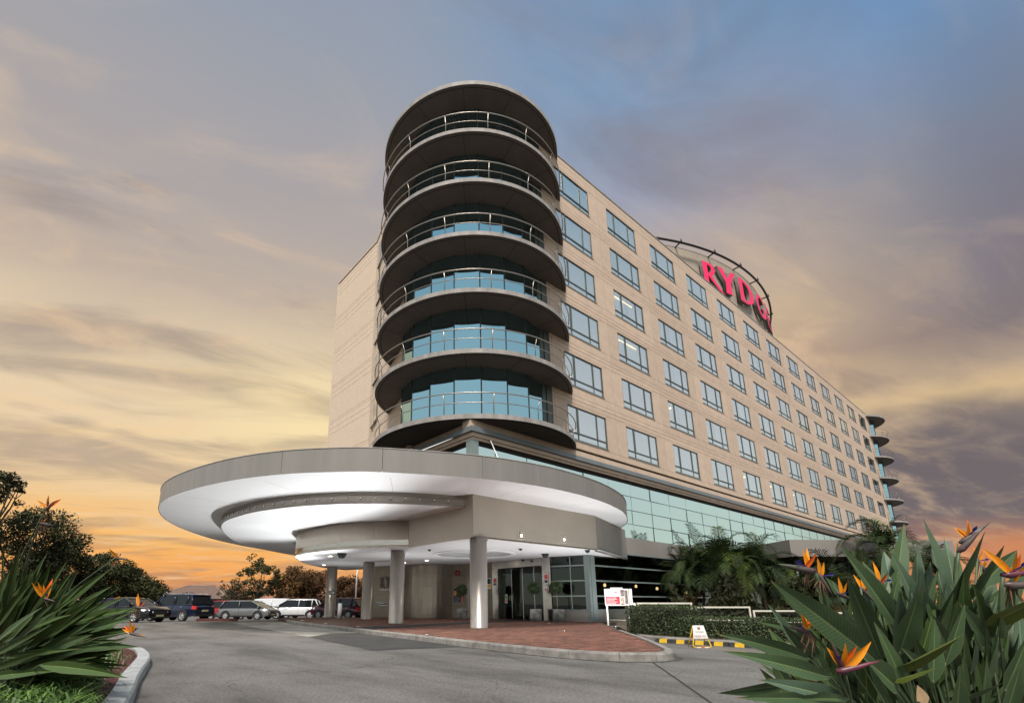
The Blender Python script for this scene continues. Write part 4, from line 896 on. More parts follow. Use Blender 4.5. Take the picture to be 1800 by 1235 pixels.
notice(20.52, .92, .26, .46, [NW_, NR_, NB_], 'red notice on the left steel door pillar')
notice(21.1, .80, .34, .60, [NW_, NB_, NO_], 'white and orange flyer left of the steel doors', EX - .01)
notice(19.95, .02, .18, .46, [NW_, NG_, NR_], 'narrow green and white sticker on the left door leaf', EX + .19)

# planters with clipped ball trees
LEAFD = mat('clipped box leaf', (.045, .072, .022), .6, var=.35, scale=6, rnd=.1)
BARKP = mat('pale stem bark', (.26, .20, .14), .85, var=.2, scale=20)
PLSTEEL = mat('planter steel', (.14, .135, .13), .32, metal=.9, var=.5, scale=4)
def leaf_ball(q, c, r_, n, s0, s1, mi=0, flat=1.0):
    for k in range(n):
        u_ = random.uniform(-1, 1); a = random.uniform(0, 2 * pi); rr = r_ * (random.uniform(.72, 1.06)); d = Vector((sqrt(1 - u_ * u_) * cos(a), sqrt(1 - u_ * u_) * sin(a), u_ * flat))
        p = Vector(c) + d * rr; t = Vector((random.gauss(0, 1), random.gauss(0, 1), random.gauss(0, 1))).normalized(); b = t.cross(d + Vector((.01, .02, .03))); 
        if b.length < .01: continue
        b.normalize(); s = random.uniform(s0, s1); q.quad([p - t * s, p + b * s * .5, p + t * s, p - b * s * .5], mi)
pt = None
for k, (x, y, lab) in enumerate([(18.55, 17.0, 'ball tree in a steel and black cube planter, next to the right steel door pillar'), (18.75, 15.75, 'ball tree in a steel and black cube planter, nearest the lobby corner'), (17.75, 21.6, 'ball tree in a cube planter by the service door left of the entrance')]):
    if pt is None:
        pt = thing('topiary_planter', lab, 'potted tree', (x, y, PV), radians(-39), 'ball trees by the entrance')
        q = MB(); q.box(-.28, .28, -.28, .28, 0, .56, 0); q.box(-.285, .285, -.285, .285, .54, .57, 0); q.build('planter', PLSTEEL, pt)
        q = MB(); q.box(.285, .30, -.28, .28, 0, .56); q.build('side_panel', BLACK, pt)
        q = MB(); q.tube([(0, 0, .55), (.01, 0, 1.0), (-.01, .01, 1.45)], .022, 8); q.build('trunk', BARKP, pt)
        q = MB(); leaf_ball(q, (0, 0, 1.55), .32, 900, .025, .05); leaf_ball(q, (0, 0, 1.55), .22, 300, .05, .07); q.build('crown', LEAFD, pt)
    else:
        c = copy_tree(pt); c.location = (x, y, PV); c['label'] = lab
# brass luggage trolley inside the doors
BRASS = mat('polished brass', (.62, .45, .20), .2, metal=1)
lt = thing('luggage_trolley', 'brass birdcage luggage trolley standing behind the glass doors', 'luggage trolley', (20.5, 18.2, PV), .3)
q = MB(); q.box(-.5, .5, -.3, .3, .18, .24); q.build('deck', mat('red trolley carpet', (.10, .03, .03), .9), lt)
q = MB()
for sx in (-.46, .46):
    for sy in (-.26, .26): q.tube([(sx, sy, .24), (sx, sy, 1.4), (sx * .8, sy * .8, 1.62), (sx * .3, sy * .3, 1.75)], .02, 8)
q.tube([(-.3, 0, 1.75), (.3, 0, 1.75)], .02, 8); q.lathe([(.0, .16), (.03, .12), (.03, .06), (.01, 0)], 8, (0, 0, 1.75)); q.build('cage', BRASS, lt)
for sx in (-.4, .4):
    for sy in (-.25, .25): q = MB(); q.lathe([(.08, -.02), (.09, 0), (.08, .02)], 12, (sx, sy, .09), M=Matrix.Rotation(pi / 2, 4, 'X')); q.build('wheel', BLACK, lt)
# white bollard light by the far column
q = MB(); q.lathe([(.13, 0), (.13, .82), (.11, .86), (.0, .88)], 16); o = q.build('bollard', WHITEM); o.location = (13.75, 28.3, PV); tag(o, 'short white bollard beside the farthest column', 'bollard')

# promotional board
bd = thing('promotion_board', 'white and red promotional board on white legs by the brick forecourt edge', 'sign', (17.55, 12.25, PV), 0)
bxdir = Vector((RT.x, RT.y, 0)).normalized(); bM = face_matrix((0, 0, 0), bxdir)
Rm = bM
PHOTO = mat('printed photo', (.20, .16, .15), .4, var=.9, scale=14); PHOTO2 = mat('printed photo light', (.42, .33, .26), .4, var=.8, scale=11)
q = MB(); q.box(0, .96, .74, 1.40, -.03, 0); q.box(.25, .75, 1.40, 1.45, -.03, -.01); o = q.build('board', WHITEM, bd); o.matrix_local = Rm
q = MB(); q.box(.04, .60, .79, 1.10, .001, .005); o2 = q.build('red_panel', mat('print red', (.55, .03, .05), .4), bd); o2.matrix_local = Rm
for k, (a, b, c_, d, m_) in enumerate([(.64, .80, 1.10, 1.36, PHOTO), (.63, .78, .77, 1.06, PHOTO2), (.81, .93, .80, 1.34, PHOTO)]):
    q = MB(); q.box(a, b, c_, d, .001, .005); o2 = q.build('photo_print', m_, bd); o2.matrix_local = Rm
tm = text_mesh('heading', 'WINNING', .105, .004, mat('print navy', (.07, .07, .13), .5)); link('heading', tm, bd, M=Rm @ Matrix.Translation((.05, 1.23, .004)))
tm = text_mesh('heading', 'POST', .105, .004, mat('print crimson', (.55, .05, .12), .5)); link('heading', tm, bd, M=Rm @ Matrix.Translation((.42, 1.23, .004)))
q = MB(); q.box(.06, .60, 1.165, 1.185, .001, .004); o2 = q.build('subheading', mat('print grey', (.25, .25, .28), .5), bd); o2.matrix_local = Rm
q = MB()
for k, w_ in enumerate((.36, .44, .30, .42, .38)): q.box(.08, .08 + w_, .83 + .052 * k, .843 + .052 * k, .006, .008)
o2 = q.build('small_print', NW_, bd); o2.matrix_local = Rm
for x in (.03, .90): q = MB(); q.box(x, x + .06, -.02, .74, -.04, .01); o2 = q.build('leg', WHITEM, bd); o2.matrix_local = Rm
q = MB(); q.box(1.0, 1.12, .74, 1.40, -.45, -.02); o2 = q.build('side_return', WHITEM, bd); o2.matrix_local = Rm

# framed glass wind screens behind the hedge
FP = [(1050, 24.6, 1116, 22.6, -.80, .02), (1119, 20.6, 1216, 20.6, -.55, .03), (1220.5, 20.6, 1317, 20.6, -.70, -.13), (1321, 20.6, 1418, 20.6, -.80, -.28), (1422, 20.6, 1519, 20.6, -.9, -.36), (1523, 20.6, 1620, 20.6, -.95, -.45)]
for k, (a, da, b, db, z0, z1) in enumerate(FP):
    P = Vector(at_range(a, da) + (0,)); Q_ = Vector(at_range(b, db) + (0,)); L = (Q_ - P).length; mm = face_matrix((P.x, P.y, Z), Q_ - P)
    t = thing('glass_screen', ['white framed glass screen standing by the lobby corner, left of the hedge', 'white framed glass screen behind the tall end of the hedge', 'white framed glass screen behind the low hedge and the reserved sign', 'white framed glass screen right of the reserved sign, half behind long leaves', 'white framed glass screen hidden behind the strelitzia, next to last in the row', 'last white framed glass screen behind the strelitzia'][k], 'glass screen', (0, 0, 0), 0, 'glass screens behind the hedge')
    q = MB(); w_ = .065; q.box(0, L, z1 - w_, z1, -.03, .03); q.box(0, L, z0, z0 + w_, -.03, .03); q.box(0, w_, z0 + w_, z1 - w_, -.03, .03); q.box(L - w_, L, z0 + w_, z1 - w_, -.03, .03); q.box(.02, .09, -.98, z0, -.03, .03); q.box(L - .09, L - .02, -.98, z0, -.03, .03)
    o = q.build('frame', CREAMM, t); o.matrix_local = mm
    q = MB(); q.box(w_, L - w_, z0 + w_, z1 - w_, -.004, .004); o = q.build('glass', G_FENCE, t); o.matrix_local = mm

# hedge: clipped leaves over a dark core
HEDGE = mat('hedge leaf', (.060, .085, .026), .6, var=.45, scale=9, rnd=.05)
def hedge_run(line, depth, z1, name, label):
    t = thing(name, label, 'hedge', (0, 0, 0)); q = MB(); inn = offset_line(line, depth)
    poly = line + inn[::-1]
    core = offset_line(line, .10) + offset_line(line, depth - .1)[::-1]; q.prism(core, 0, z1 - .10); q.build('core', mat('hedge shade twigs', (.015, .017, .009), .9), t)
    q = MB(); tot = 0
    L = sum(hypot(line[i + 1][0] - line[i][0], line[i + 1][1] - line[i][1]) for i in range(len(line) - 1))
    def put(p, nrm, n=1):
        for _ in range(n):
            d = (Vector(nrm) + Vector((random.gauss(0, .6), random.gauss(0, .6), random.gauss(0, .6)))).normalized(); t1 = d.orthogonal().normalized(); t1.rotate(Matrix.Rotation(random.uniform(0, 6.28), 3, d)); t2 = d.cross(t1); s = random.uniform(.016, .034)
            c = Vector(p) + Vector(nrm) * random.gauss(0, .022); q.quad([c - t1 * s, c + t2 * s * .55, c + t1 * s, c - t2 * s * .55])
    for i in range(len(line) - 1):
        a, b = Vector(line[i]), Vector(line[i + 1]); d = (b - a); n_ = Vector((d.y, -d.x)).normalized(); c_ = int(d.length * z1 * 1500)
        for _ in range(c_):
            p = a + d * random.random(); put((p.x, p.y, random.uniform(.03, z1)), (n_.x, n_.y, 0))
        for _ in range(int(d.length * depth * 900)):
            p = a + d * random.random() - n_ * random.random() * depth; put((p.x, p.y, z1 - .02 + .02 * sin(p.x * 5) * sin(p.y * 4)), (0, 0, 1))
    for e, o_ in ((0, 1), (-1, -1)):
        a = Vector(line[e]); b = Vector(inn[e]); d = b - a; n_ = Vector((d.y, -d.x)).normalized() * (-1 if e == 0 else 1) 
        for _ in range(int(d.length * z1 * 1500)):
            p = a + d * random.random(); put((p.x, p.y, random.uniform(.03, z1)), (n_.x, n_.y, 0))
    o = q.build('foliage', HEDGE, t); o['kind'] = 'stuff'
HL1 = [(13.85, 8.95), (13.35, 8.35), (13.10, 7.6), (12.98, 6.9)]
hedge_run(HL1, 1.2, .90, 'hedge', 'taller end of the clipped green hedge beside the brick forecourt')
HL2 = [(12.98, 6.88), (12.98, 6.0), (13.05, 4.8), (13.1, 3.4), (13.2, 1.5)]
hedge_run(HL2, 1.1, .62, 'hedge', 'low clipped hedge running behind the reserved sign')
# soil strip and low kerb under the hedge
SOIL = mat('dry soil', (.10, .075, .05), .95, var=.3, scale=12, bump=.6)
hk = [(14.6, 9.55), (13.6, 8.65), (13.0, 8.0), (12.72, 7.2), (12.62, 6.2), (12.66, 4.8), (12.75, 3.2), (12.85, .5)]
q = MB(); q.prism([(p[0] + .14, p[1]) for p in hk] + [(40, -2), (40, 14.4), (20.2, 14.4), (20, 13.4), (17.5, 11.8)], -.1, .13); structure(q.build('planting_bed', SOIL))
hkt = thing('hedge_kerb', 'low grey kerb along the foot of the hedge', 'kerb'); structure(hkt); kerb_run(hk, offset_line(hk, .15), hkt, KERB, 0, .12, .125, 2)
# yellow and black wheel stops
for k, (x, y) in enumerate([(12.40, 6.75), (12.44, 5.85), (12.47, 4.95)]):
    t = thing('wheel_stop', ['black rubber wheel stop with yellow blocks left of the reserved sign', 'black rubber wheel stop with yellow blocks behind the reserved sign', 'black rubber wheel stop with yellow blocks right of the reserved sign'][k], 'wheel stop', (x, y, 0), radians(-88), 'wheel stops along the hedge kerb')
    q = MB(); q.grid([[(-.44, -.075, 0), (-.44, -.05, .09), (-.44, .05, .09), (-.44, .075, 0)], [(.44, -.075, 0), (.44, -.05, .09), (.44, .05, .09), (.44, .075, 0)]], smooth=False); q.quad([(-.44, -.075, 0), (-.44, -.05, .09), (-.44, .05, .09), (-.44, .075, 0)]); q.quad([(.44, .075, 0), (.44, .05, .09), (.44, -.05, .09), (.44, -.075, 0)]); q.build('rubber_body', RUBBER, t)
    for x2 in (-.22, .22):
        q = MB(); q.grid([[(x2 - .10, -.079, .002), (x2 - .10, -.053, .094), (x2 - .10, .053, .094), (x2 - .10, .079, .002)], [(x2 + .10, -.079, .002), (x2 + .10, -.053, .094), (x2 + .10, .053, .094), (x2 + .10, .079, .002)]], smooth=False); q.build('yellow_block', YELLOW, t)
q = MB(); q.quad([(12.0, 6.05, .005), (11.97, 6.0, .005), (11.2, 4.4, .005), (11.24, 4.38, .005)]); tag(q.build('parking_line', YELLOW), 'thin worn yellow parking line on the drive right of the reserved sign', 'road marking')
# reserved A-frame
af = thing('reserved_sign', 'small white RESERVED sign on a yellow tubular A-frame', 'sign', (11.72, 5.75, 0), 0)
ad = Vector((RT.x, RT.y, 0)).normalized(); an = Vector((ad.y, -ad.x, 0)); am_ = face_matrix((0, 0, 0), ad)
tilt = Matrix.Rotation(radians(-14), 4, 'X')
q = MB(); f_ = -.0
for sx in (-1, 1): q.tube([(sx * .10, .48, 0), (sx * .15, .24, 0), (sx * .205, .04, 0), (sx * .18, .012, .0), (0, .012, 0)], .014, 8)
q.tube([(-.15, .20, 0), (.15, .20, 0)], .012, 6); o = q.build('front_frame', YELLOW, af); o.matrix_local = am_ @ Matrix.Translation((0, 0, .13)) @ tilt
q = MB()
for sx in (-1, 1): q.tube([(sx * .10, .48, 0), (sx * .15, .24, 0), (sx * .2, .012, 0)], .014, 8)
o = q.build('rear_frame', YELLOW, af); o.matrix_local = am_ @ Matrix.Translation((0, 0, -.13)) @ Matrix.Rotation(radians(14), 4, 'X')
q = MB(); q.prism([(-.165, .20), (.165, .20), (.125, .49), (-.125, .49)], .016, .024); o = q.build('sign_face', WHITEM, af); bmx = am_ @ Matrix.Translation((0, 0, .13)) @ tilt; o.matrix_local = bmx
tm = text_mesh('lettering', 'RESERVED', .062, .002, mat('print maroon', (.35, .03, .05), .5), 'CENTER'); link('lettering', tm, af, M=bmx @ Matrix.Translation((0, .225, .026)))
tm = text_mesh('lettering', 'RYDGES', .05, .002, mat('print taupe', (.30, .22, .22), .5), 'CENTER'); link('lettering', tm, af, M=bmx @ Matrix.Translation((0, .325, .026)))
q = MB(); q.lathe([(.0, .026), (.032, .026), (.032, .028), (.0, .028)], 20, (0, .425, 0)); o = q.build('round_emblem', mat('print maroon', (.35, .03, .05), .5), af); o.matrix_local = bmx
tm = text_mesh('lettering', 'R', .045, .002, NW_, 'CENTER'); link('lettering', tm, af, M=bmx @ Matrix.Translation((0, .409, .030)))
q = MB(); q.box(-.13, .13, 0, .018, .12, .15, 0); q.box(-.04, .04, 0, .019, .119, .151, 1); o = q.build('foot_bar', [NW_, NR_], af); o.matrix_local = am_

# covered walkway canopy behind the strelitzia
P1, P2 = Vector((31.0, 9.6, 0)), Vector((38.6, 4.1, 0)); dd = (P2 - P1).normalized(); nn = Vector((-dd.y, dd.x, 0)); t = thing('side_canopy', 'flat taupe canopy over the side entrance behind the palms', 'canopy')
q = MB(); q.prism([tuple(p)[:2] for p in (P1, P2, P2 + nn * 7, P1 + nn * 5)], 2.45 + Z, 3.35 + Z); q.build('roof_slab', CLADD, t)
q = MB(); q.prism([tuple(p)[:2] for p in (P1 + nn * 3 + dd * .4, P2 + nn * 3, P2 + nn * 3.3, P1 + nn * 3.3 + dd * .4)], -.9 + Z, 2.44 + Z); q.build('back_wall', DARKGAP, t)
for u_ in (.6, 3.6, 6.6): q = MB(); q.tube([P1 + dd * u_ + nn * .6 + Vector((0, 0, -.1)), P1 + dd * u_ + nn * .6 + Vector((0, 0, 2.45 + Z))], .1, 10); q.build('post', FRAME, t)
# ------------------------------------------------------------------ cars
def paint(name, c, rough=.28, metal=.3): return mat(name, c, rough, metal=metal, var=.03, coat=.6)
TYRE = mat('tyre rubber', (.02, .02, .02), .85); RIM = mat('alloy rim', (.55, .56, .57), .4, metal=.5, var=.05)
HEADL = emit('headlamp lens', (.85, .88, .92), .25); TRIMB = mat('black trim', (.02, .02, .022), .5); PLATE = mat('number plate', (.55, .52, .30), .5)
def loft(q, secs, mi=0, smooth=True, cap=True):
    q.grid(secs, mi, smooth=smooth)
    if cap: q.quad(secs[0][::-1], mi); q.quad(secs[-1], mi)
_wheel = {}
def wheel_meshes(r):
    if r not in _wheel:
        a = MB(); a.lathe([(r * .62, -.10), (r * .9, -.11), (r, -.07), (r, .07), (r * .9, .11), (r * .64, .10), (r * .62, .05)], 22, cap=False)
        b = MB(); b.lathe([(.02, .075), (r * .20, .085), (r * .22, .06)], 14); b.lathe([(r * .56, .04), (r * .63, .095), (r * .65, .06)], 22, cap=False)
        for k in range(7):
            an = 2 * pi * k / 7; c, s_ = cos(an), sin(an); b.quad([(c * r * .18 - s_ * .025, s_ * r * .18 + c * .025, .075), (c * r * .18 + s_ * .025, s_ * r * .18 - c * .025, .075), (c * r * .6 + s_ * .04, s_ * r * .6 - c * .04, .08), (c * r * .6 - s_ * .04, s_ * r * .6 + c * .04, .08)])
        b.lathe([(.0, .02), (r * .62, .021)], 20, mi=1)
        _wheel[r] = (a.mesh('tyre', TYRE), b.mesh('rim', [RIM, TRIMB]))
    return _wheel[r]
def car(name, label, cat, xy, heading, body, L=4.6, W=1.8, H=1.48, belt=.92, hood=.98, cab=(-.42, .27), ride=.24, wr=.33, deck=None, boot=.99, group=None, van=False, rails=False, rear_fast=.10, front_fast=.26):
    """x forward, wheels on local z=0. cab: rear and front ends of the roof as fractions of L from the middle."""
    t = thing(name, label, cat, (xy[0], xy[1], gz(*xy)), heading, group)
    hx = L / 2; hw = W / 2; ba = belt
    def prof(x):                             # shoulder height along the body
        u_ = x / hx
        f = hood if u_ > 0 else boot
        e = max(0, abs(u_) - .82) / .18
        return ba * (1 if -.5 < u_ < .2 else f) - .16 * e * e
    xs = [-hx, -hx * .97, -hx * .85, -hx * .6, -hx * .3, 0, hx * .2, hx * .45, hx * .7, hx * .86, hx * .96, hx]
    secs = []
    for x in xs:
        u_ = abs(x / hx); nar = hw * (1 - .14 * max(0, (u_ - .6) / .4) ** 2); z1 = prof(x); z0 = ride + (.10 if u_ > .95 else 0)
        secs.append([(x, -nar * .94, z0), (x, -nar, z0 + .16), (x, -nar, z0 + (z1 - z0) * .62), (x, -nar * .955, z1 - .05), (x, -nar * .88, z1), (x, 0, z1 + .03), (x, nar * .88, z1), (x, nar * .955, z1 - .05), (x, nar, z0 + (z1 - z0) * .62), (x, nar, z0 + .16), (x, nar * .94, z0)])
    q = MB(); loft(q, secs); q.build('body', body, t)
    r0, r1 = cab[0] * L, cab[1] * L; w0, w1 = r0 - rear_fast * L, r1 + front_fast * L
    def cs(x, z, w, n=None): return [(x, -w, z[0]), (x, -w * .86, z[1]), (x, 0, z[1] + .015), (x, w * .86, z[1]), (x, w, z[0])]
    zb = ba - .02; zt = H - .07
    def hz(x):
        if x < r0: return zb + (zt - zb) * max(.02, (x - w0) / max(.01, r0 - w0))
        if x > r1: return zb + (zt - zb) * max(.02, (w1 - x) / max(.01, w1 - r1))
        return zt
    gx = [w0, (w0 + r0) / 2, r0, (r0 + r1) / 2, r1, (r1 + w1) / 2, w1]
    q = MB(); loft(q, [cs(x, (zb, hz(x)), hw * (.93 - .07 * (hz(x) - zb) / (zt - zb))) for x in gx], smooth=False); q.build('window_glass', G_CAR if not van else body, t)
    # roof skin
    q = MB(); loft(q, [[(x, -hw * .74, z - .035), (x, -hw * .72, z + .02), (x, 0, z + .05), (x, hw * .72, z + .02), (x, hw * .74, z - .035)] for x, z in ((r0 - .06, zt - .03), (r0 + .25, zt + .015), ((r0 + r1) / 2, zt + .025), (r1 - .2, zt + .01), (r1 + .08, zt - .035))]); q.build('roof', body, t)
    # pillars
    q = MB(); mids = [(r0 + r1) / 2 + .04 * L] + ([r0 + .30] if H > 1.55 else [])
    for sy in (-1, 1):
        def side(x, z): 
            return (x, sy * hw * (.945 - .135 * (z - zb) / (zt - zb)), z)
        for a, b in ((w0, r0), (w1, r1)): q.tube([side(a, zb), side(b, zt)], .045, 6)
        for m_ in mids: q.tube([side(m_, zb), side(m_ - .03, zt)], .035, 6)
        q.tube([side(w0, zb + .01), side(w1, zb + .01)], .018, 5, mi=1)
    q.build('pillar', [body, TRIMB], t)
    if van:
        q = MB(); q.grid([[(w1 - .02, -hw * .8, zb + .08), (r1 + .1, -hw * .72, zt - .10)], [(w1 - .02, hw * .8, zb + .08), (r1 + .1, hw * .72, zt - .10)]]); q.build('windscreen', G_CAR, t)
    tyre, rim = wheel_meshes(wr)
    for sx in (-.30, .31):
        for sy in (-1, 1):
            w = link('wheel', tyre, t); w.location = (sx * L, sy * (hw - .072), wr); w.rotation_euler = (-pi / 2 * sy, 0, 0); link('rim', rim, w)
            q = MB(); n_ = 18; R1 = wr + .075
            q.grid([[(sx * L + R1 * cos(a), sy * (hw + .006), wr + R1 * sin(a)), (sx * L + wr * 1.0 * cos(a), sy * (hw + .012), wr + wr * 1.0 * sin(a))] for a in [pi * (-.08 + 1.16 * i / n_) for i in range(n_ + 1)]], 0, smooth=False)
            q.build('wheel_arch', TRIMB, t)
    # lights, grille, plates, mirrors, handles
    for sy in (-1, 1):
        q = MB(); q.grid([[(hx * .80, sy * hw * .985, prof(hx * .8) - .20), (hx * .80, sy * hw * .97, prof(hx * .8) - .07)], [(hx * .97, sy * hw * .86, prof(hx) - .16), (hx * .97, sy * hw * .84, prof(hx) - .03)], [(hx * 1.006, sy * hw * .55, prof(hx) - .17), (hx * 1.002, sy * hw * .55, prof(hx) - .07)]]); q.build('headlight', HEADL, t)
        q = MB(); q.grid([[(-hx * .90, sy * hw * .985, ba - .30), (-hx * .90, sy * hw * .96, ba - .06)], [(-hx * 1.004, sy * hw * .88, ba - .32), (-hx * 1.004, sy * hw * .86, ba - .10)], [(-hx * 1.006, sy * hw * .74, ba - .30), (-hx * 1.006, sy * hw * .74, ba - .13)]]); q.build('tail_light', E_TAIL, t)
        q = MB(); q.box(w1 - .42, w1 - .26, sy * (hw + .02) - .09, sy * (hw + .02) + .09, ba + .02, ba + .15); q.build('wing_mirror', body, t)
        for m_ in (r0 + .55, r1 - .05): q = MB(); q.box(m_, m_ + .18, sy * (hw + .004) - .015, sy * (hw + .004) + .015, ba - .16, ba - .13); q.build('door_handle', RIM, t)
        for m_ in mids[:1] + [w1 - .25]: q = MB(); q.box(m_ - .006, m_ + .006, sy * (hw + .001) - .004, sy * (hw + .001) + .004, ride + .12, ba - .06); q.build('door_gap', TRIMB, t)
        q = MB(); q.box(-L * .20, L * .21, sy * hw - .02, sy * hw + .012, ride - .01, ride + .10); q.build('sill', TRIMB, t)
    q = MB(); q.box(hx * .985, hx + .012, -hw * .5, hw * .5, ride + .20, ba - .26); q.build('grille', TRIMB, t)
    q = MB(); q.box(-hx - .014, -hx + .02, -.26, .26, ride + .32, ride + .44); q.box(hx, hx + .02, -.26, .26, ride + .12, ride + .22); q.build('number_plate', PLATE, t)
    q = MB(); q.box(-hx - .03, -hx + .1, -hw * .85, hw * .85, ride + .02, ride + .20); q.box(hx - .1, hx + .01, -hw * .8, hw * .8, ride + .02, ride + .14); q.build('bumper', TRIMB, t)
    if rails:
        for sy in (-1, 1): q = MB(); q.tube([(r0 + .1, sy * hw * .66, zt + .03), (r0 + .2, sy * hw * .66, zt + .08), (r1 - .3, sy * hw * .66, zt + .08), (r1 - .2, sy * hw * .66, zt + .03)], .018, 6); q.build('roof_rail', RIM, t)
    return t
hdR = atan2(RT.y, RT.x)                      # bearing that points to the right of the picture
G_ = 'cars in the car park'
car('parked_car', 'black sedan in front of the blue wagon, nose to the right, beside the flowering bed', 'car', at_range(228, 29.6), hdR - .28, paint('black car paint', (.012, .012, .014)), L=4.8, W=1.83, H=1.46, cab=(-.22, .10), rear_fast=.20, front_fast=.20, group=G_)
car('parked_car', 'dark blue four wheel drive with roof rails, rear corner towards the drive', 'car', at_range(316, 34), hdR + pi - .36, paint('dark blue car paint', (.011, .018, .050)), L=4.75, W=1.86, H=1.79, belt=1.10, hood=.96, cab=(-.40, .13), ride=.32, wr=.38, rear_fast=.06, front_fast=.15, rails=True, group=G_)
car('parked_car', 'silver hatchback between the blue four wheel drive and the white wagon', 'car', at_range(436, 40), hdR - .12, paint('dark silver car paint', (.20, .205, .205)), L=4.4, W=1.78, H=1.5, cab=(-.36, .16), rear_fast=.08, front_fast=.24, group=G_)
car('parked_car', 'red wagon behind the silver hatchback, only its upper half showing', 'car', at_range(408, 44), hdR - .1, paint('bright red car paint', (.36, .022, .028)), L=4.4, W=1.78, H=1.62, cab=(-.38, .16), belt=1.0, group=G_)
car('parked_car', 'white family wagon facing left, parked left of the farthest column', 'car', at_range(521, 44), hdR + pi + .10, paint('white car paint', (.70, .71, .72), .3, 0), L=4.7, W=1.81, H=1.68, belt=1.02, cab=(-.38, .14), ride=.28, wr=.36, rear_fast=.07, front_fast=.22, rails=True, group=G_)
car('parked_van', 'white delivery van standing behind the white wagon', 'van', at_range(490, 53), hdR - .2, paint('white van paint', (.68, .69, .71), .35, 0), L=5.0, W=1.9, H=2.05, belt=1.25, cab=(-.47, .26), ride=.3, wr=.35, rear_fast=.02, front_fast=.16, van=True, group=G_)
car('parked_car', 'maroon four wheel drive showing its rear right of the farthest column', 'car', at_range(598, 41), hdR + pi - .35, paint('maroon car paint', (.115, .012, .022)), L=4.6, W=1.84, H=1.68, belt=1.02, cab=(-.40, .14), ride=.3, wr=.36, rear_fast=.08, front_fast=.2, group=G_)
car('parked_car', 'dark grey hatchback behind the maroon car, seen between two columns', 'car', at_range(628, 49), hdR + pi - .3, paint('dark grey car paint', (.05, .052, .06)), L=4.5, W=1.8, H=1.6, belt=.98, cab=(-.38, .14), group=G_)
car('parked_car', 'white hatchback at the far right, mostly hidden by the second column', 'car', at_range(652, 44), hdR - .15, paint('white car paint', (.70, .71, .72), .3, 0), L=4.3, W=1.76, H=1.45, group=G_)
car('parked_car', 'white sedan far left, only its roof showing behind the black sedan', 'car', at_range(236, 41), hdR - .1, paint('white car paint', (.70, .71, .72), .3, 0), L=4.6, W=1.8, H=1.5, group=G_)
car('parked_car', 'grey sedan at the far left edge of the car park, behind the flowers', 'car', at_range(150, 38), hdR + .2, paint('silver car paint', (.36, .37, .37)), L=4.6, W=1.8, H=1.48, group=G_)
# dark kerb island by the blue car
p = at_range(392, 31.0); d = Vector((RT.x, RT.y, 0)).normalized(); q = MB(); q.box(-1.5, 1.0, -.12, .12, -.1, .07); o = q.build('parking_kerb', mat('dark red kerb paint', (.10, .03, .028), .8, var=.3)); o.location = (p[0], p[1], 0); o.rotation_euler = (0, 0, hdR); tag(o, 'low dark red kerb on the asphalt right of the blue four wheel drive', 'kerb')

# ------------------------------------------------------------------ trees, house, poles beyond the car park
BARK = mat('grey brown bark', (.085, .062, .045), .9, var=.3, scale=6, bump=.5, bscale=20)
def leaf_mat(name, c, var=.45):
    m = mat(name, c, .65, var=var, scale=.55, rnd=.06)
    b = m.node_tree.nodes['Principled BSDF']; b.inputs['Specular IOR Level'].default_value = .18
    return m
L_DARK = leaf_mat('dark evergreen leaf', (.042, .048, .018), .6); L_MID = leaf_mat('olive leaf', (.052, .056, .020)); L_AUT = leaf_mat('autumn leaf', (.105, .058, .020)); L_RUST = leaf_mat('rusty leaf', (.085, .042, .018))
def limb(q, a, b, r0, r1, bend=.12, n=5, seg=6):
    a, b = Vector(a), Vector(b); L = (b - a).length; off = Vector((random.gauss(0, bend), random.gauss(0, bend), random.gauss(0, bend * .5))) * L * .5
    pts = [a.lerp(b, i / n) + off * sin(pi * i / n) for i in range(n + 1)]; q.tube(pts, [r0 + (r1 - r0) * i / n for i in range(n + 1)], seg); return pts
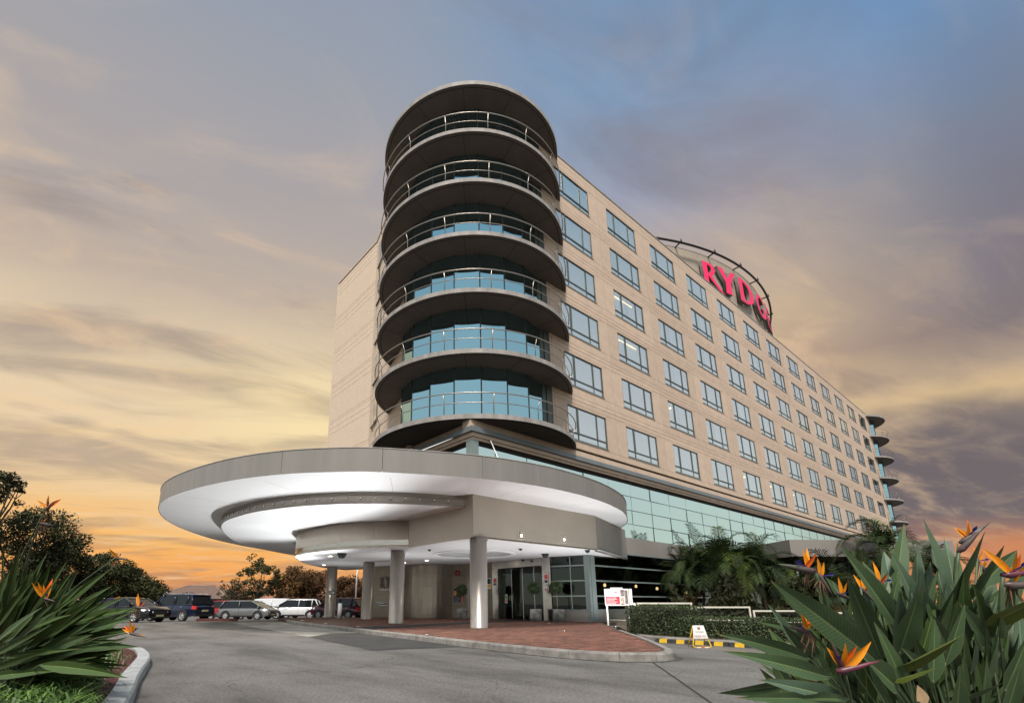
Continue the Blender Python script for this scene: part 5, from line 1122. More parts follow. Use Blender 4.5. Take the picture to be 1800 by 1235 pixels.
def tree(name, label, xy, h, spread, leaf, n=3200, ls=.22, trunk=.32, base=.32, sparse=0.0, group=None, tr=.16, zscale=.8, clumps=26):
    z0 = gz(*xy); t = thing(name, label, 'tree', (xy[0], xy[1], z0), random.uniform(0, 6.28), group)
    q = MB(); fork = h * trunk; pts = limb(q, (0, 0, -.1), (random.gauss(0, .1), random.gauss(0, .1), fork), tr, tr * .7, .05); top = pts[-1]; ends = []
    for k in range(7):
        a = 2 * pi * k / 7 + random.uniform(-.3, .3); rr = spread * random.uniform(.45, .85); e = (cos(a) * rr, sin(a) * rr, fork + (h - fork) * random.uniform(.25, .85))
        p2 = limb(q, top, e, tr * .5, tr * .12, .2)
        for j in range(3):
            s = p2[random.randint(2, 4)]; e2 = s + Vector((random.gauss(0, .35) * spread, random.gauss(0, .35) * spread, random.uniform(.05, .3) * h)); e2.z = min(e2.z, h * .99); limb(q, s, e2, tr * .18, .012, .2, 4, 5); ends.append(e2)
        ends.append(Vector(e))
    limb(q, top, (0, 0, h * .93), tr * .5, .02); ends.append(Vector((0, 0, h * .9)))
    q.build('trunk', BARK, t)
    q = MB(); cl = []
    for k in range(clumps):
        u_ = random.uniform(-1, 1); a = random.uniform(0, 6.28); rr = random.uniform(.55, 1.0); s = sqrt(1 - u_ * u_)
        cz = base * h + (h * (1 - base)) * .5 * (1 + u_ * rr); wfac = sin(pi * min(.97, max(.06, (cz / h - base) / (1 - base) * .92 + .06))) ** .6
        c = Vector((cos(a) * s * rr * spread * wfac, sin(a) * s * rr * spread * wfac, cz)); cl.append((c, random.uniform(.20, .42) * spread * (.55 if sparse else 1)))
    for e in ends: cl.append((e, random.uniform(.16, .30) * spread * (.6 if sparse else 1)))
    tot = sum(r_ ** 2 for _, r_ in cl)
    for c, r_ in cl:
        for _ in range(int(n * r_ * r_ / tot)):
            d = Vector((random.gauss(0, 1), random.gauss(0, 1), random.gauss(0, 1))).normalized(); p = c + Vector((d.x, d.y, d.z * zscale)) * r_ * random.uniform(.35, 1.05) ** .6
            if p.z > h * 1.02 or p.z < base * h * .6: continue
            t1 = Vector((random.gauss(0, 1), random.gauss(0, 1), random.gauss(0, .8))).normalized(); t2 = t1.cross(d); 
            if t2.length < .05: continue
            t2.normalize(); s = ls * random.uniform(.55, 1.2); q.quad([p - t1 * s, p + t2 * s * .45 - t1 * s * .1, p + t1 * s, p - t2 * s * .45])
    o = q.build('crown', leaf, t); return t
GT = 'trees at the edge of the car park'
def th(px_top, D): return (1059 - px_top) / FPX * D + EYE - .15
tree('tree', 'tall dark tree with open top at the left, behind the highest flower stalk', at_range(34, 44), th(868, 44), 3.9, L_DARK, 8000, .17, .30, .30, group=GT, tr=.24)
tree('tree', 'tree at the left picture edge with one leafy bough reaching in high above', at_range(-52, 40), th(806, 40), 1.7, L_DARK, 2200, .17, .55, .80, group=GT, tr=.24)
tree('tree', 'dark bushy tree right of the tallest flower, second from the left', at_range(112, 47), th(924, 47), 3.5, L_DARK, 8000, .17, .18, .12, group=GT)
tree('tree', 'dark evergreen of middle height above the black sedan', at_range(178, 50), th(958, 50), 3.2, L_DARK, 8000, .17, .2, .10, group=GT)
tree('tree', 'olive green tree with a bare trunk above the black sedan, lowest of the left row', at_range(232, 52), th(983, 52), 2.8, L_MID, 6500, .17, .22, .2, group=GT)
tree('tree', 'low dense dark tree filling the gap behind the left row', at_range(70, 56), th(945, 56), 4.2, L_DARK, 7000, .2, .15, .05, group=GT)
tree('tree', 'small rounded brownish tree at the right end of the left row', at_range(262, 58), th(1010, 58), 2.0, L_MID, 3500, .16, .2, .08, group=GT)
tree('tree', 'thin sparse tree with few yellowing leaves left of the van', at_range(408, 62), th(1003, 62), 2.0, L_MID, 1000, .14, .3, .25, 1, group=GT, tr=.10)
tree('tree', 'open airy tree with green and yellow leaves against the orange sky', at_range(452, 60), th(963, 60), 3.0, L_MID, 3600, .16, .3, .18, 1, group=GT, tr=.13)
tree('tree', 'dense rounded brown tree above the white van', at_range(507, 62), th(985, 62), 3.1, L_AUT, 7500, .17, .2, .08, group=GT)
tree('tree', 'russet tree with upright twiggy top behind the white wagon', at_range(556, 64), th(990, 64), 3.0, L_RUST, 6000, .17, .2, .06, group=GT)
tree('tree', 'russet tree seen between the two farthest columns', at_range(618, 60), th(1000, 60), 3.2, L_RUST, 6500, .17, .3, .22, group=GT)
tree('tree', 'brown tree just left of the clad wall, behind the second column', at_range(668, 66), th(1000, 66), 3.2, L_AUT, 5000, .18, .25, .1, group=GT)
HB = leaf_mat('dark shrub leaf', (.028, .030, .012))
for k, (px, D, tp, sp_, lab) in enumerate([(330, 72, 1040, 3.2, 'low dark shrubs behind the blue four wheel drive'), (420, 68, 1032, 2.6, 'reddish low shrub left of the white van'), (585, 70, 1030, 4.0, 'dark shrubs under the russet trees'), (130, 60, 1020, 4.5, 'dark shrubs under the left tree row'), (220, 60, 1035, 3.5, 'dark shrubs behind the black sedan')]):
    xy = at_range(px, D); t = thing('shrub', lab, 'shrub', (xy[0], xy[1], gz(*xy)), 0, 'shrubs behind the cars'); q = MB(); hh = (1059 - tp) / FPX * D + EYE + .5
    for _ in range(2600):
        d = Vector((random.gauss(0, 1), random.gauss(0, 1), abs(random.gauss(0, 1)))).normalized(); p = Vector((d.x * sp_, d.y * sp_, d.z * hh)) * random.uniform(.6, 1.05); t1 = Vector((random.gauss(0, 1), random.gauss(0, 1), random.gauss(0, 1))).normalized(); t2 = t1.cross(d); s = random.uniform(.12, .24)
        if t2.length > .05: t2.normalize(); q.quad([p - t1 * s, p + t2 * s * .5, p + t1 * s, p - t2 * s * .5])
    q.build('foliage', HB if k != 1 else L_RUST, t)
    q = MB(); q.lathe([(sp_ * .1, 0), (sp_ * .05, hh * .6)], 7); q.build('stem', BARK, t)
# house behind the cars
hx_, hy_ = at_range(352, 76); hs = thing('house', 'low house with a brown tiled hip roof beyond the parked cars', 'house', (hx_, hy_, gz(hx_, hy_)), hdR)
q = MB(); q.box(-5.6, 5.6, -4, 4, -.2, 2.3); q.build('wall', mat('dull brick wall', (.16, .10, .08), .85), hs)
q = MB(); e = [(-6.3, -4.7, 2.2), (6.3, -4.7, 2.2), (6.3, 4.7, 2.2), (-6.3, 4.7, 2.2)]; r1, r2 = (-2.0, 0, 4.25), (2.0, 0, 4.25)
q.quad([e[0], e[1], r2, r1]); q.quad([e[1], e[2], r2]); q.quad([e[2], e[3], r1, r2]); q.quad([e[3], e[0], r1]); rf = q.build('roof', ROOFT, hs)
q = MB(); q.tube([r1, r2], .12, 6); q.tube([r2, e[1]], .11, 6); q.tube([r1, e[0]], .11, 6); q.build('ridge_tile', mat('ridge tile', (.30, .20, .16), .8), rf)
for x in (-3.5, 0, 3): q = MB(); q.box(x - .7, x + .7, -4.05, -3.98, .9, 1.9); q.build('window', FRAME, hs)
def pole(label, px, D, ztop, r_, arm, m=None):
    x, y = at_range(px, D); t = thing('lamp_post', label, 'lamp post', (x, y, gz(x, y)), hdR); q = MB(); q.tube([(0, 0, -.1), (0, 0, ztop)], [r_, r_ * .7], 10); q.build('post', m or RIM, t)
    if arm: q = MB(); q.tube([(0, 0, ztop - .1), (-.9, 0, ztop)], .04, 6); q.build('arm', RIM, t); q = MB(); q.box(-1.4, -.8, -.12, .12, ztop - .06, ztop + .05); q.build('lamp_head', RIM, t)
pole('slim grey street light standing between the two farthest columns', 625, 46, 5.6, .09, True)
x, y = at_range(289, 66); q = MB(); q.lathe([(.3, 0), (.36, 2.4), (.18, 3.1), (.0, 3.2)], 12); o = q.build('white_pillar', mat('pale grey pillar', (.45, .46, .47), .7)); o.location = (x, y, gz(x, y)); tag(o, 'pale grey rounded pillar at the end of the left tree row', 'pillar')
# street trees across the side road (off to the right of the picture; the lobby glass mirrors them)
GS = 'street trees mirrored in the lobby glass'
src_ = tree('tree', 'street tree across the side road, mirrored dark in the lobby glass', (42, -15), 6.4, 4.6, L_DARK, 3500, .42, .16, .02, group=GS)
for k in range(11):
    c = copy_tree(src_); c.location = (20 + 8.0 * k + random.uniform(-1, 1), -14 - 1.2 * k * random.uniform(.6, 1), 0); c.rotation_euler = (0, 0, random.uniform(0, 6.28)); s = random.uniform(.85, 1.15) * (1.75 if k == 6 else 1); c.scale = (s, s, s * (1 + .02 * k))

# ------------------------------------------------------------------ palms
L_PALM = leaf_mat('palm leaflet', (.038, .058, .018), .55); L_PALM2 = leaf_mat('bright green palm leaflet', (.075, .105, .022), .35); L_PALMB = leaf_mat('browning palm leaflet', (.15, .085, .025), .3)  # second leaflet is a brighter green for a random few fronds
CANE = mat('ringed palm cane', (.15, .125, .075), .7, var=.35, scale=4, stretch=(1, 1, 6), bump=.3, bscale=8)
def frond(q, base, az, el, L, droop, leaf_len, n=34, mi=0, w=.05):
    """arching rachis with paired leaflets"""
    p = Vector(base); d = Vector((cos(az) * cos(el), sin(az) * cos(el), sin(el))); pts = [p.copy()]; st = L / 14
    for i in range(14):
        d = (d + Vector((0, 0, -droop * (i + 2) / 60))).normalized(); p = p + d * st; pts.append(p.copy())
    q.tube(pts, [.022 * (1 - .85 * i / 14) for i in range(15)], 5, mi)
    for k in range(n):
        u_ = .16 + .84 * k / (n - 1); f = u_ * 14; i = min(13, int(f)); c = pts[i].lerp(pts[i + 1], f - i); t = (pts[i + 1] - pts[i]).normalized(); s = t.cross(Vector((0, 0, 1)))
        if s.length < .05: s = Vector((sin(az), -cos(az), 0))
        s.normalize(); upv = s.cross(t); ll = leaf_len * (.55 + .9 * sin(pi * min(.98, u_ * .9 + .05))) * random.uniform(.85, 1.1) * .8
        for sg in (-1, 1):
            dir_ = (s * sg * .72 + t * (.45 + .5 * u_) + upv * random.uniform(.08, .34)).normalized(); m1 = c + dir_ * ll * .5 + Vector((0, 0, -.03 * ll)); e_ = c + dir_ * ll + Vector((0, 0, -.28 * ll)); wv = t * w * random.uniform(.7, 1.1)
            q.quad([c - wv * .4, m1 - wv * .6, m1 + wv * .6, c + wv * .4], mi); q.quad([m1 - wv * .6, e_, m1 + wv * .6], mi)
def palm(label, xy, stems, group='palms in front of the lobby glass', fl=2.0, nf=9, lean=.25, seedling=True):
    t = thing('palm', label, 'palm tree', (xy[0], xy[1], .12), 0, group)
    for (dx, dy, h) in stems:
        q = MB(); top = Vector((dx + random.gauss(0, lean) * .6, dy + random.gauss(0, lean) * .6, h)); a = Vector((dx * .4, dy * .4, -.1)); limb(q, a, top, .075, .055, .06, 7, 8); q.build('trunk', CANE, t)
        q = MB()
        for k in range(nf):
            az = 2 * pi * k / nf * 1.62 + random.uniform(-.3, .3); el = random.uniform(.45, 1.25) if k % 3 else random.uniform(1.15, 1.5)
            mi = 1 if random.random() < .10 else (2 if random.random() < .06 else 0)
            frond(q, top + Vector((0, 0, random.uniform(-.15, .15))), az, el if mi != 2 else .1, fl * random.uniform(.75, 1.12), random.uniform(.7, 2.1), fl * .25, 26, mi)
        q.build('crown', [L_PALM, L_PALM2, L_PALMB], t)
pa = at_range(1285, 25.6); palm('clump of golden cane palms with pale ringed trunks, left of the lobby palm group', pa, [(0, 0, 2.5), (-.55, -.35, 2.0), (.45, .2, 2.95), (.1, .6, 1.5), (.9, -.2, 1.9)], fl=2.5, nf=13)
pb = at_range(1222, 26.5); palm('lower cane palm whose fronds cross the brown band, leftmost of the palms', pb, [(0, 0, 2.3), (.5, .1, 1.4), (-.3, .3, 1.8), (.7, -.3, 2.5)], fl=2.3, nf=13)
pz = at_range(1318, 26.2); palm('cane palm in the middle of the lobby palm group, between pale trunks and bushy palm', pz, [(0, 0, 2.3), (-.4, .3, 1.7), (.4, -.1, 2.7)], fl=2.3, nf=12)
pc = at_range(1345, 25.0); palm('bushy cane palm right of the pale trunks, against the brown band', pc, [(0, 0, 2.4), (.5, .2, 1.5), (-.4, .5, 1.9), (.3, -.4, .9)], fl=2.4, nf=13)
pd = at_range(1398, 27); palm('dense low cane palm behind the left tips of the strelitzia', pd, [(0, 0, 1.6), (.4, .4, .9), (-.5, .1, 2.1)], fl=2.3, nf=12)
pe = at_range(1478, 23.5); palm('feathery low palm before the side canopy', pe, [(0, 0, 1.4), (.5, .3, 1.9), (-.6, -.2, .9)], fl=2.2, nf=12)
pf = at_range(1582, 25); palm('tall palm with drooping fronds against the far end of the hotel', pf, [(0, 0, 3.5)], fl=2.5, nf=24, lean=.05)
pg = at_range(1665, 23); palm('palm whose long drooping frond shows right of the tall one', pg, [(0, 0, 2.1), (.5, .2, 1.2)], fl=2.2, nf=9)
ph = at_range(1545, 21.5); palm('low dark palm just behind the strelitzia leaves', ph, [(0, 0, 1.2), (.7, -.3, .9), (-.6, .3, 1.5)], fl=1.7)
pi_ = at_range(1700, 21); palm('low dark palm at the right, hidden behind the strelitzia', pi_, [(0, 0, .9), (.8, -.4, .7)], fl=1.6)
# low understorey under the palms
US = thing('ground_shrub', 'dark low understorey plants under the palms behind the glass screens', 'shrub', (0, 0, 0)); q = MB()
for _ in range(9000):
    px = random.uniform(1180, 1620); D = random.uniform(22.5, 27); xy = at_range(px, D)
    if xy[1] > 14.2: continue
    h = random.random() ** 1.5 * 2.3 * (.6 + .4 * sin(px * .05)); p = Vector((xy[0], xy[1], .12 + h)); t1 = Vector((random.gauss(0, .6), random.gauss(0, .6), random.gauss(.4, .6))).normalized(); t2 = t1.cross(Vector((random.gauss(0, 1), random.gauss(0, 1), .3))).normalized(); s = random.uniform(.08, .2); q.quad([p - t1 * s, p + t2 * s * .35, p + t1 * s, p - t2 * s * .35])
o = q.build('foliage', HB, US); o['kind'] = 'stuff'
# ------------------------------------------------------------------ bird of paradise plants
def strelitzia_leaf_mat(name, c, c2, rib):
    m = bpy.data.materials.new(name); m.use_nodes = True; nt = m.node_tree; b = nt.nodes['Principled BSDF']; b.inputs['Roughness'].default_value = .42; b.inputs['Specular IOR Level'].default_value = .3
    uv = nt.nodes.new('ShaderNodeUVMap'); uv.uv_map = 'uv'; sx = nt.nodes.new('ShaderNodeSeparateXYZ'); nt.links.new(uv.outputs[0], sx.inputs[0])
    def mth(op, a, b_, c_=None):
        n = nt.nodes.new('ShaderNodeMath'); n.operation = op
        for i, v in enumerate((a, b_, c_)):
            if v is None: continue
            if isinstance(v, (int, float)): n.inputs[i].default_value = v
            else: nt.links.new(v, n.inputs[i])
        return n.outputs[0]
    au = mth('ABSOLUTE', sx.outputs[0], 0)
    vein = mth('SINE', mth('MULTIPLY', mth('SUBTRACT', sx.outputs[1], mth('MULTIPLY', au, .10)), 190.0), 0)
    tcn = nt.nodes.new('ShaderNodeTexCoord'); no = nt.nodes.new('ShaderNodeTexNoise'); no.inputs['Scale'].default_value = 14; no.inputs['Detail'].default_value = 5; nt.links.new(tcn.outputs['Object'], no.inputs['Vector'])
    oi = nt.nodes.new('ShaderNodeObjectInfo')
    mx = nt.nodes.new('ShaderNodeMix'); mx.data_type = 'RGBA'; mx.inputs[6].default_value = c + (1,); mx.inputs[7].default_value = c2 + (1,)
    f = mth('ADD', mth('MULTIPLY', no.outputs['Fac'], .7), mth('MULTIPLY', oi.outputs['Random'], .45)); nt.links.new(mth('SUBTRACT', f, .08), mx.inputs[0]); col = mx.outputs[2]
    vm = nt.nodes.new('ShaderNodeMix'); vm.data_type = 'RGBA'; vm.blend_type = 'MULTIPLY'; vm.inputs[0].default_value = 1
    vr = nt.nodes.new('ShaderNodeMapRange'); vr.inputs[1].default_value = -1; vr.inputs[2].default_value = 1; vr.inputs[3].default_value = .87; vr.inputs[4].default_value = 1.06; nt.links.new(vein, vr.inputs[0])
    cb = nt.nodes.new('ShaderNodeCombineColor'); [nt.links.new(vr.outputs[0], cb.inputs[i]) for i in range(3)]; nt.links.new(col, vm.inputs[6]); nt.links.new(cb.outputs[0], vm.inputs[7])
    rb2 = nt.nodes.new('ShaderNodeMix'); rb2.data_type = 'RGBA'; nt.links.new(vm.outputs[2], rb2.inputs[6]); rb2.inputs[7].default_value = rib + (1,)
    rr = nt.nodes.new('ShaderNodeMapRange'); rr.interpolation_type = 'SMOOTHSTEP'; rr.inputs[1].default_value = .10; rr.inputs[2].default_value = .035; nt.links.new(au, rr.inputs[0]); nt.links.new(mth('MULTIPLY', rr.outputs[0], .75), rb2.inputs[0])
    # dry brown margin and blemishes
    eg = nt.nodes.new('ShaderNodeMapRange'); eg.inputs[1].default_value = .93; eg.inputs[2].default_value = 1.0; nt.links.new(au, eg.inputs[0])
    n2 = nt.nodes.new('ShaderNodeTexNoise'); n2.inputs['Scale'].default_value = 30; n2.inputs['Detail'].default_value = 3; nt.links.new(tcn.outputs['Object'], n2.inputs['Vector'])
    sp_ = nt.nodes.new('ShaderNodeMapRange'); sp_.inputs[1].default_value = .68; sp_.inputs[2].default_value = .78; nt.links.new(n2.outputs['Fac'], sp_.inputs[0])
    tp = nt.nodes.new('ShaderNodeMapRange'); tp.inputs[1].default_value = .93; tp.inputs[2].default_value = 1.0; nt.links.new(mth('ADD', sx.outputs[1], mth('MULTIPLY', mth('SUBTRACT', no.outputs['Fac'], .5), .12)), tp.inputs[0])
    e2 = nt.nodes.new('ShaderNodeMix'); e2.data_type = 'RGBA'; nt.links.new(rb2.outputs[2], e2.inputs[6]); e2.inputs[7].default_value = (.20, .14, .05, 1)
    nt.links.new(mth('MAXIMUM', mth('MULTIPLY', tp.outputs[0], .8), mth('MAXIMUM', mth('MULTIPLY', eg.outputs[0], .55), mth('MULTIPLY', sp_.outputs[0], .5))), e2.inputs[0])
    nt.links.new(e2.outputs[2], b.inputs['Base Color'])
    bp = nt.nodes.new('ShaderNodeBump'); bp.inputs['Strength'].default_value = .12; bp.inputs['Distance'].default_value = .0015; nt.links.new(vein, bp.inputs['Height']); nt.links.new(bp.outputs[0], b.inputs['Normal'])
    ro = nt.nodes.new('ShaderNodeMapRange'); ro.inputs[3].default_value = .34; ro.inputs[4].default_value = .58; nt.links.new(no.outputs['Fac'], ro.inputs[0]); nt.links.new(ro.outputs[0], b.inputs['Roughness'])
    return m
SL1 = strelitzia_leaf_mat('strelitzia leaf', (.046, .080, .034), (.076, .130, .054), (.18, .23, .09))
SL2 = strelitzia_leaf_mat('bluish strelitzia leaf', (.068, .112, .070), (.112, .170, .105), (.22, .28, .15))
SL3 = strelitzia_leaf_mat('yellow green strelitzia leaf', (.085, .115, .022), (.13, .16, .03), (.28, .28, .10))
SLL = strelitzia_leaf_mat('deep green strelitzia leaf', (.042, .074, .024), (.072, .125, .034), (.17, .23, .07))
STALK = mat('strelitzia stalk', (.085, .12, .055), .5, var=.3, scale=8)
ORANGE = mat('orange sepal', (.95, .31, .010), .45, var=.18, scale=18); ORANGE2 = mat('deep orange sepal', (.80, .13, .006), .45, var=.2, scale=18)
BLUEP = mat('blue tongue petal', (.05, .045, .30), .45); BRACT = mat('green purple bract', (.075, .085, .062), .45, var=.35, scale=14, dark=(.09, .03, .045)); BRACTR = mat('crimson bract', (.15, .025, .045), .42, var=.4, scale=10, dark=(.05, .02, .03))
WITHER = mat('withered bract', (.17, .095, .055), .9, var=.4, scale=20); DRY = mat('dry leaf tip', (.45, .30, .17), .8, var=.2, scale=15)
def blade(name, parent, B, T, w, m, facing=None, sag=.0, fold=.25, petiole=None, nl=11, tipr=.5, label=None, wave=.0, seed=0):
    """One leaf: B base, T tip, w half width; facing is the normal the upper face leans to; petiole runs on to a ground point."""
    B, T = Vector(B), Vector(T); ax = T - B; L = ax.length; t = ax.normalized(); f = Vector(facing if facing else -FW); s = t.cross(f)
    if s.length < .05: s = t.cross(Vector((0, 0, 1)))
    s.normalize(); n_ = s.cross(t).normalized(); rows, uvs = [], []; us = (-1, -.55, -.12, 0, .12, .55, 1)
    ph = random.uniform(0, 6); tw = random.gauss(0, .32); tear = [(random.randint(3, nl - 2), random.choice((-1, 1)), random.uniform(.25, .6)) for _ in range(random.choice((0, 0, 0, 1, 1, 2)))] if w > .012 else []
    for i in range(nl + 1):
        v = i / nl; wv = w * min(1.0, (v / .30 + .03) ** .62) * max(.012, 1 - max(0, (v - .26) / .74) ** 1.75)
        c = B + ax * v + n_ * (-sag * L * v * v) + Vector((0, 0, -sag * L * .6 * v * v * v))
        s_t = s * cos(tw * v) + n_ * sin(tw * v); n_t = n_ * cos(tw * v) - s * sin(tw * v); k_ = {}
        for ti, sg_, dp in tear:
            if i == ti: k_[sg_] = 1 - dp
        rows.append([c + s_t * (u_ * wv * k_.get(1 if u_ > 0 else -1, 1)) + n_t * (fold * abs(u_) * wv + wave * wv * sin(v * 9 + ph + u_ * 2) * abs(u_)) for u_ in us]); uvs.append([(u_, v) for u_ in us])
    q = MB(); q.grid(rows, 0, uvs)
    if petiole is not None:
        P = Vector(petiole); mid = (B + P) / 2 + Vector((0, 0, .06)) - t * .02
        q.tube([B + t * L * .05, B, B.lerp(mid, .5), mid, mid.lerp(P, .5), P], [w * .07, w * .10, w * .12, w * .14, w * .15, w * .16], 6, 1)
    return q.build(name, [m, STALK], parent, label)
def sepal(q, B, d, L, w, n_, mi=0, curl=.1):
    d = Vector(d).normalized(); s = d.cross(Vector(n_)); s = s.normalized() if s.length > .01 else Vector((1, 0, 0)); nn = s.cross(d); rows = []
    for i in range(8):
        v = i / 7; wv = w * (sin(pi * min(.99, (v * .9 + .09) ** .8)) ** 1.05); c = Vector(B) + d * L * v + nn * curl * L * v * v
        rows.append([c - s * wv + nn * wv * .35, c - s * wv * .4, c, c + s * wv * .4, c + s * wv + nn * wv * .35])
    q.grid(rows, mi)
def flower(parent, px, beak, sep, D, size, stalk_to=None, red=False, wither=0, tongue=True, second=False):
    """px: pixel of the throat; beak: screen direction and length in sizes; sep: list of (screen angle deg, length)"""
    P = at_depth(px[0], px[1], D); sc = D / FPX
    R_, U_ = RT, UP
    def sd_(a, dep=0.0): return (R_ * cos(radians(a)) + U_ * sin(radians(a)) - FW * dep).normalized()
    ba, bl_ = beak; bd_ = sd_(ba, .15); bL = bl_ * sc; q = MB()
    k0 = P - bd_ * bL * .22; pts = [k0, P - bd_ * bL * .02 - U_ * bL * .03, P + bd_ * bL * .35 - U_ * bL * .02, P + bd_ * bL * .7, P + bd_ * bL]
    q.tube(pts, [bL * .055, bL * .105, bL * .085, bL * .045, bL * .004], 8); fl = q.build('flower', BRACTR if red else BRACT, parent)
    for i, (a, l_) in enumerate(sep):
        q = MB(); sepal(q, P + bd_ * bL * (.02 + .05 * i), sd_(a, random.uniform(-.3, .35)), l_ * sc, l_ * sc * .115, -FW + U_ * .2, 0, random.uniform(-.12, .12)); q.build('sepal', ORANGE2 if i % 3 == 2 else ORANGE, fl)
    if tongue:
        q = MB(); d = sd_(ba * .5 + 45 * (1 if abs(ba) < 90 else 1.4), .3); sepal(q, P, d, bL * .55, bL * .03, -FW); sepal(q, P + d * bL * .35, d, bL * .22, bL * .065, -FW); q.build('tongue', BLUEP, fl)
    for i in range(wither):
        q = MB(); a = random.uniform(-120, -60); d = sd_(a, random.uniform(-.3, .3)); b0 = P - bd_ * bL * random.uniform(-.1, .15); q.tube([b0, b0 + d * size * sc * .4 + R_ * random.gauss(0, .08) * size * sc, b0 + d * size * sc * random.uniform(.7, 1.0)], [size * sc * .035, size * sc * .03, size * sc * .006], 4); q.build('withered_petal', WITHER, fl)
    if stalk_to is not None:
        S = Vector(stalk_to); q = MB(); m_ = k0.lerp(S, .5) + U_ * (k0 - S).length * .03; q.tube([k0 + bd_ * bL * .05, k0.lerp(m_, .5), m_, m_.lerp(S, .5), S], [bL * .05, bL * .055, bL * .06, bL * .065, bL * .07], 7); q.build('stalk', STALK, fl)
    return fl

# ---- right clump, close to the lens
rx, ry = at_range(1650, 2.25); CR = thing('bird_of_paradise', 'large bird of paradise clump with broad bluish leaves and orange flowers, right foreground', 'flowering plant', (0, 0, 0))
def rootR(px): 
    u_ = (px - 1650) / 400.0; x, y = at_range(1640 + 150 * u_, 2.3 + random.uniform(-.15, .25)); return (x + random.uniform(-.06, .06), y + random.uniform(-.06, .06), .10)
HERO = [  # tip, base, half width px, depth tip, depth base, leaf
 ((1625, 908), (1660, 1052), 36, 2.45, 2.40, 2), ((1591, 917), (1574, 1040), 23, 2.60, 2.50, 1), ((1613, 948), (1612, 1040), 20, 2.55, 2.5, 2), ((1664, 940), (1678, 1040), 21, 2.75, 2.6, 2), ((1686, 949), (1680, 1045), 13, 2.7, 2.6, 1),
 ((1732, 932), (1648, 1088), 32, 2.05, 2.15, 1), ((1477, 952), (1578, 1100), 33, 2.0, 2.1, 1), ((1357, 1017), (1528, 1152), 46, 1.75, 1.95, 1), ((1273, 1109), (1424, 1158), 25, 1.62, 1.85, 1), ((1280, 1140), (1460, 1190), 27, 1.55, 1.8, 1),
 ((1261, 1217), (1412, 1200), 25, 1.45, 1.7, 1), ((1296, 1224), (1492, 1228), 23, 1.40, 1.65, 1), ((1338, 1191), (1494, 1232), 29, 1.48, 1.7, 2), ((1355, 1058), (1404, 1146), 20, 1.9, 1.95, 2), ((1491, 1012), (1550, 1160), 34, 1.95, 2.05, 1),
 ((1571, 964), (1634, 1118), 27, 2.2, 2.2, 2), ((1619, 1034), (1580, 1150), 33, 1.95, 2.05, 1), ((1555, 963), (1569, 1046), 24, 2.65, 2.5, 2), ((1767, 957), (1690, 1062), 21, 2.2, 2.3, 1), ((1789, 965), (1722, 1030), 25, 2.35, 2.35, 1),
 ((1842, 1046), (1732, 1098), 28, 1.85, 2.05, 3), ((1696, 1114), (1560, 1182), 28, 1.65, 1.85, 3), ((1648, 1173), (1566, 1196), 17, 1.6, 1.75, 3), ((1768, 1199), (1650, 1240), 22, 1.55, 1.7, 1), ((1506, 1143), (1580, 1212), 38, 1.6, 1.75, 1),
 ((1588, 1137), (1630, 1185), 20, 1.75, 1.85, 1), ((1759, 1090), (1730, 1210), 26, 1.8, 1.85, 1), ((1720, 1112), (1706, 1184), 15, 1.85, 1.9, 2), ((1376, 1096), (1424, 1150), 15, 1.8, 1.9, 1), ((1332, 1091), (1392, 1103), 10, 2.0, 2.05, 1),
 ((1373, 1041), (1446, 1106), 17, 1.98, 2.05, 1), ((1432, 1025), (1462, 1080), 17, 2.1, 2.1, 1), ((1463, 1018), (1486, 1060), 14, 2.3, 2.3, 2), ((1516, 985), (1560, 1060), 18, 2.5, 2.4, 1), ((1452, 1012), (1478, 1048), 13, 2.4, 2.4, 1),
 ((1782, 1020), (1758, 1120), 24, 2.0, 2.05, 1), ((1810, 985), (1752, 1080), 26, 2.15, 2.15, 1), ((1706, 1012), (1668, 1110), 22, 2.1, 2.15, 1), ((1652, 1000), (1606, 1120), 18, 2.2, 2.2, 1), ((1585, 1000), (1560, 1090), 20, 2.3, 2.25, 1),
 ((1815, 1110), (1766, 1215), 28, 1.7, 1.75, 1), ((1700, 1060), (1660, 1170), 26, 1.95, 1.95, 1), ((1645, 1085), (1640, 1200), 24, 1.85, 1.85, 1), ((1540, 1090), (1590, 1205), 22, 1.8, 1.8, 1), ((1690, 1165), (1680, 1275), 24, 1.6, 1.65, 1),
 ((1600, 1195), (1630, 1290), 24, 1.5, 1.55, 1), ((1740, 1150), (1726, 1265), 22, 1.6, 1.65, 1), ((1800, 1165), (1760, 1280), 24, 1.55, 1.6, 1), ((1440, 1228), (1560, 1262), 22, 1.42, 1.6, 1), ((1555, 1222), (1600, 1295), 22, 1.45, 1.5, 1), ((1395, 1245), (1520, 1262), 20, 1.38, 1.55, 1)]
LM_ = {1: SL1, 2: SL2, 3: SL3}
for k, (T, B, w, dt, db, m_) in enumerate(HERO):
    Bp, Tp = at_depth(*B, db), at_depth(*T, dt); face = (-FW + RT * random.uniform(-.35, .35) + UP * random.uniform(-.1, .35))
    blade('leaf', CR, Bp, Tp, w * .60 * (dt + db) / 2 / FPX, LM_[m_], face, sag=random.uniform(.0, .06) if m_ != 3 else .02, fold=random.uniform(.18, .42) * (1 if m_ != 3 else 1.8), petiole=rootR(B[0]), wave=.06, label='yellow-green folded leaf' if m_ == 3 else None)
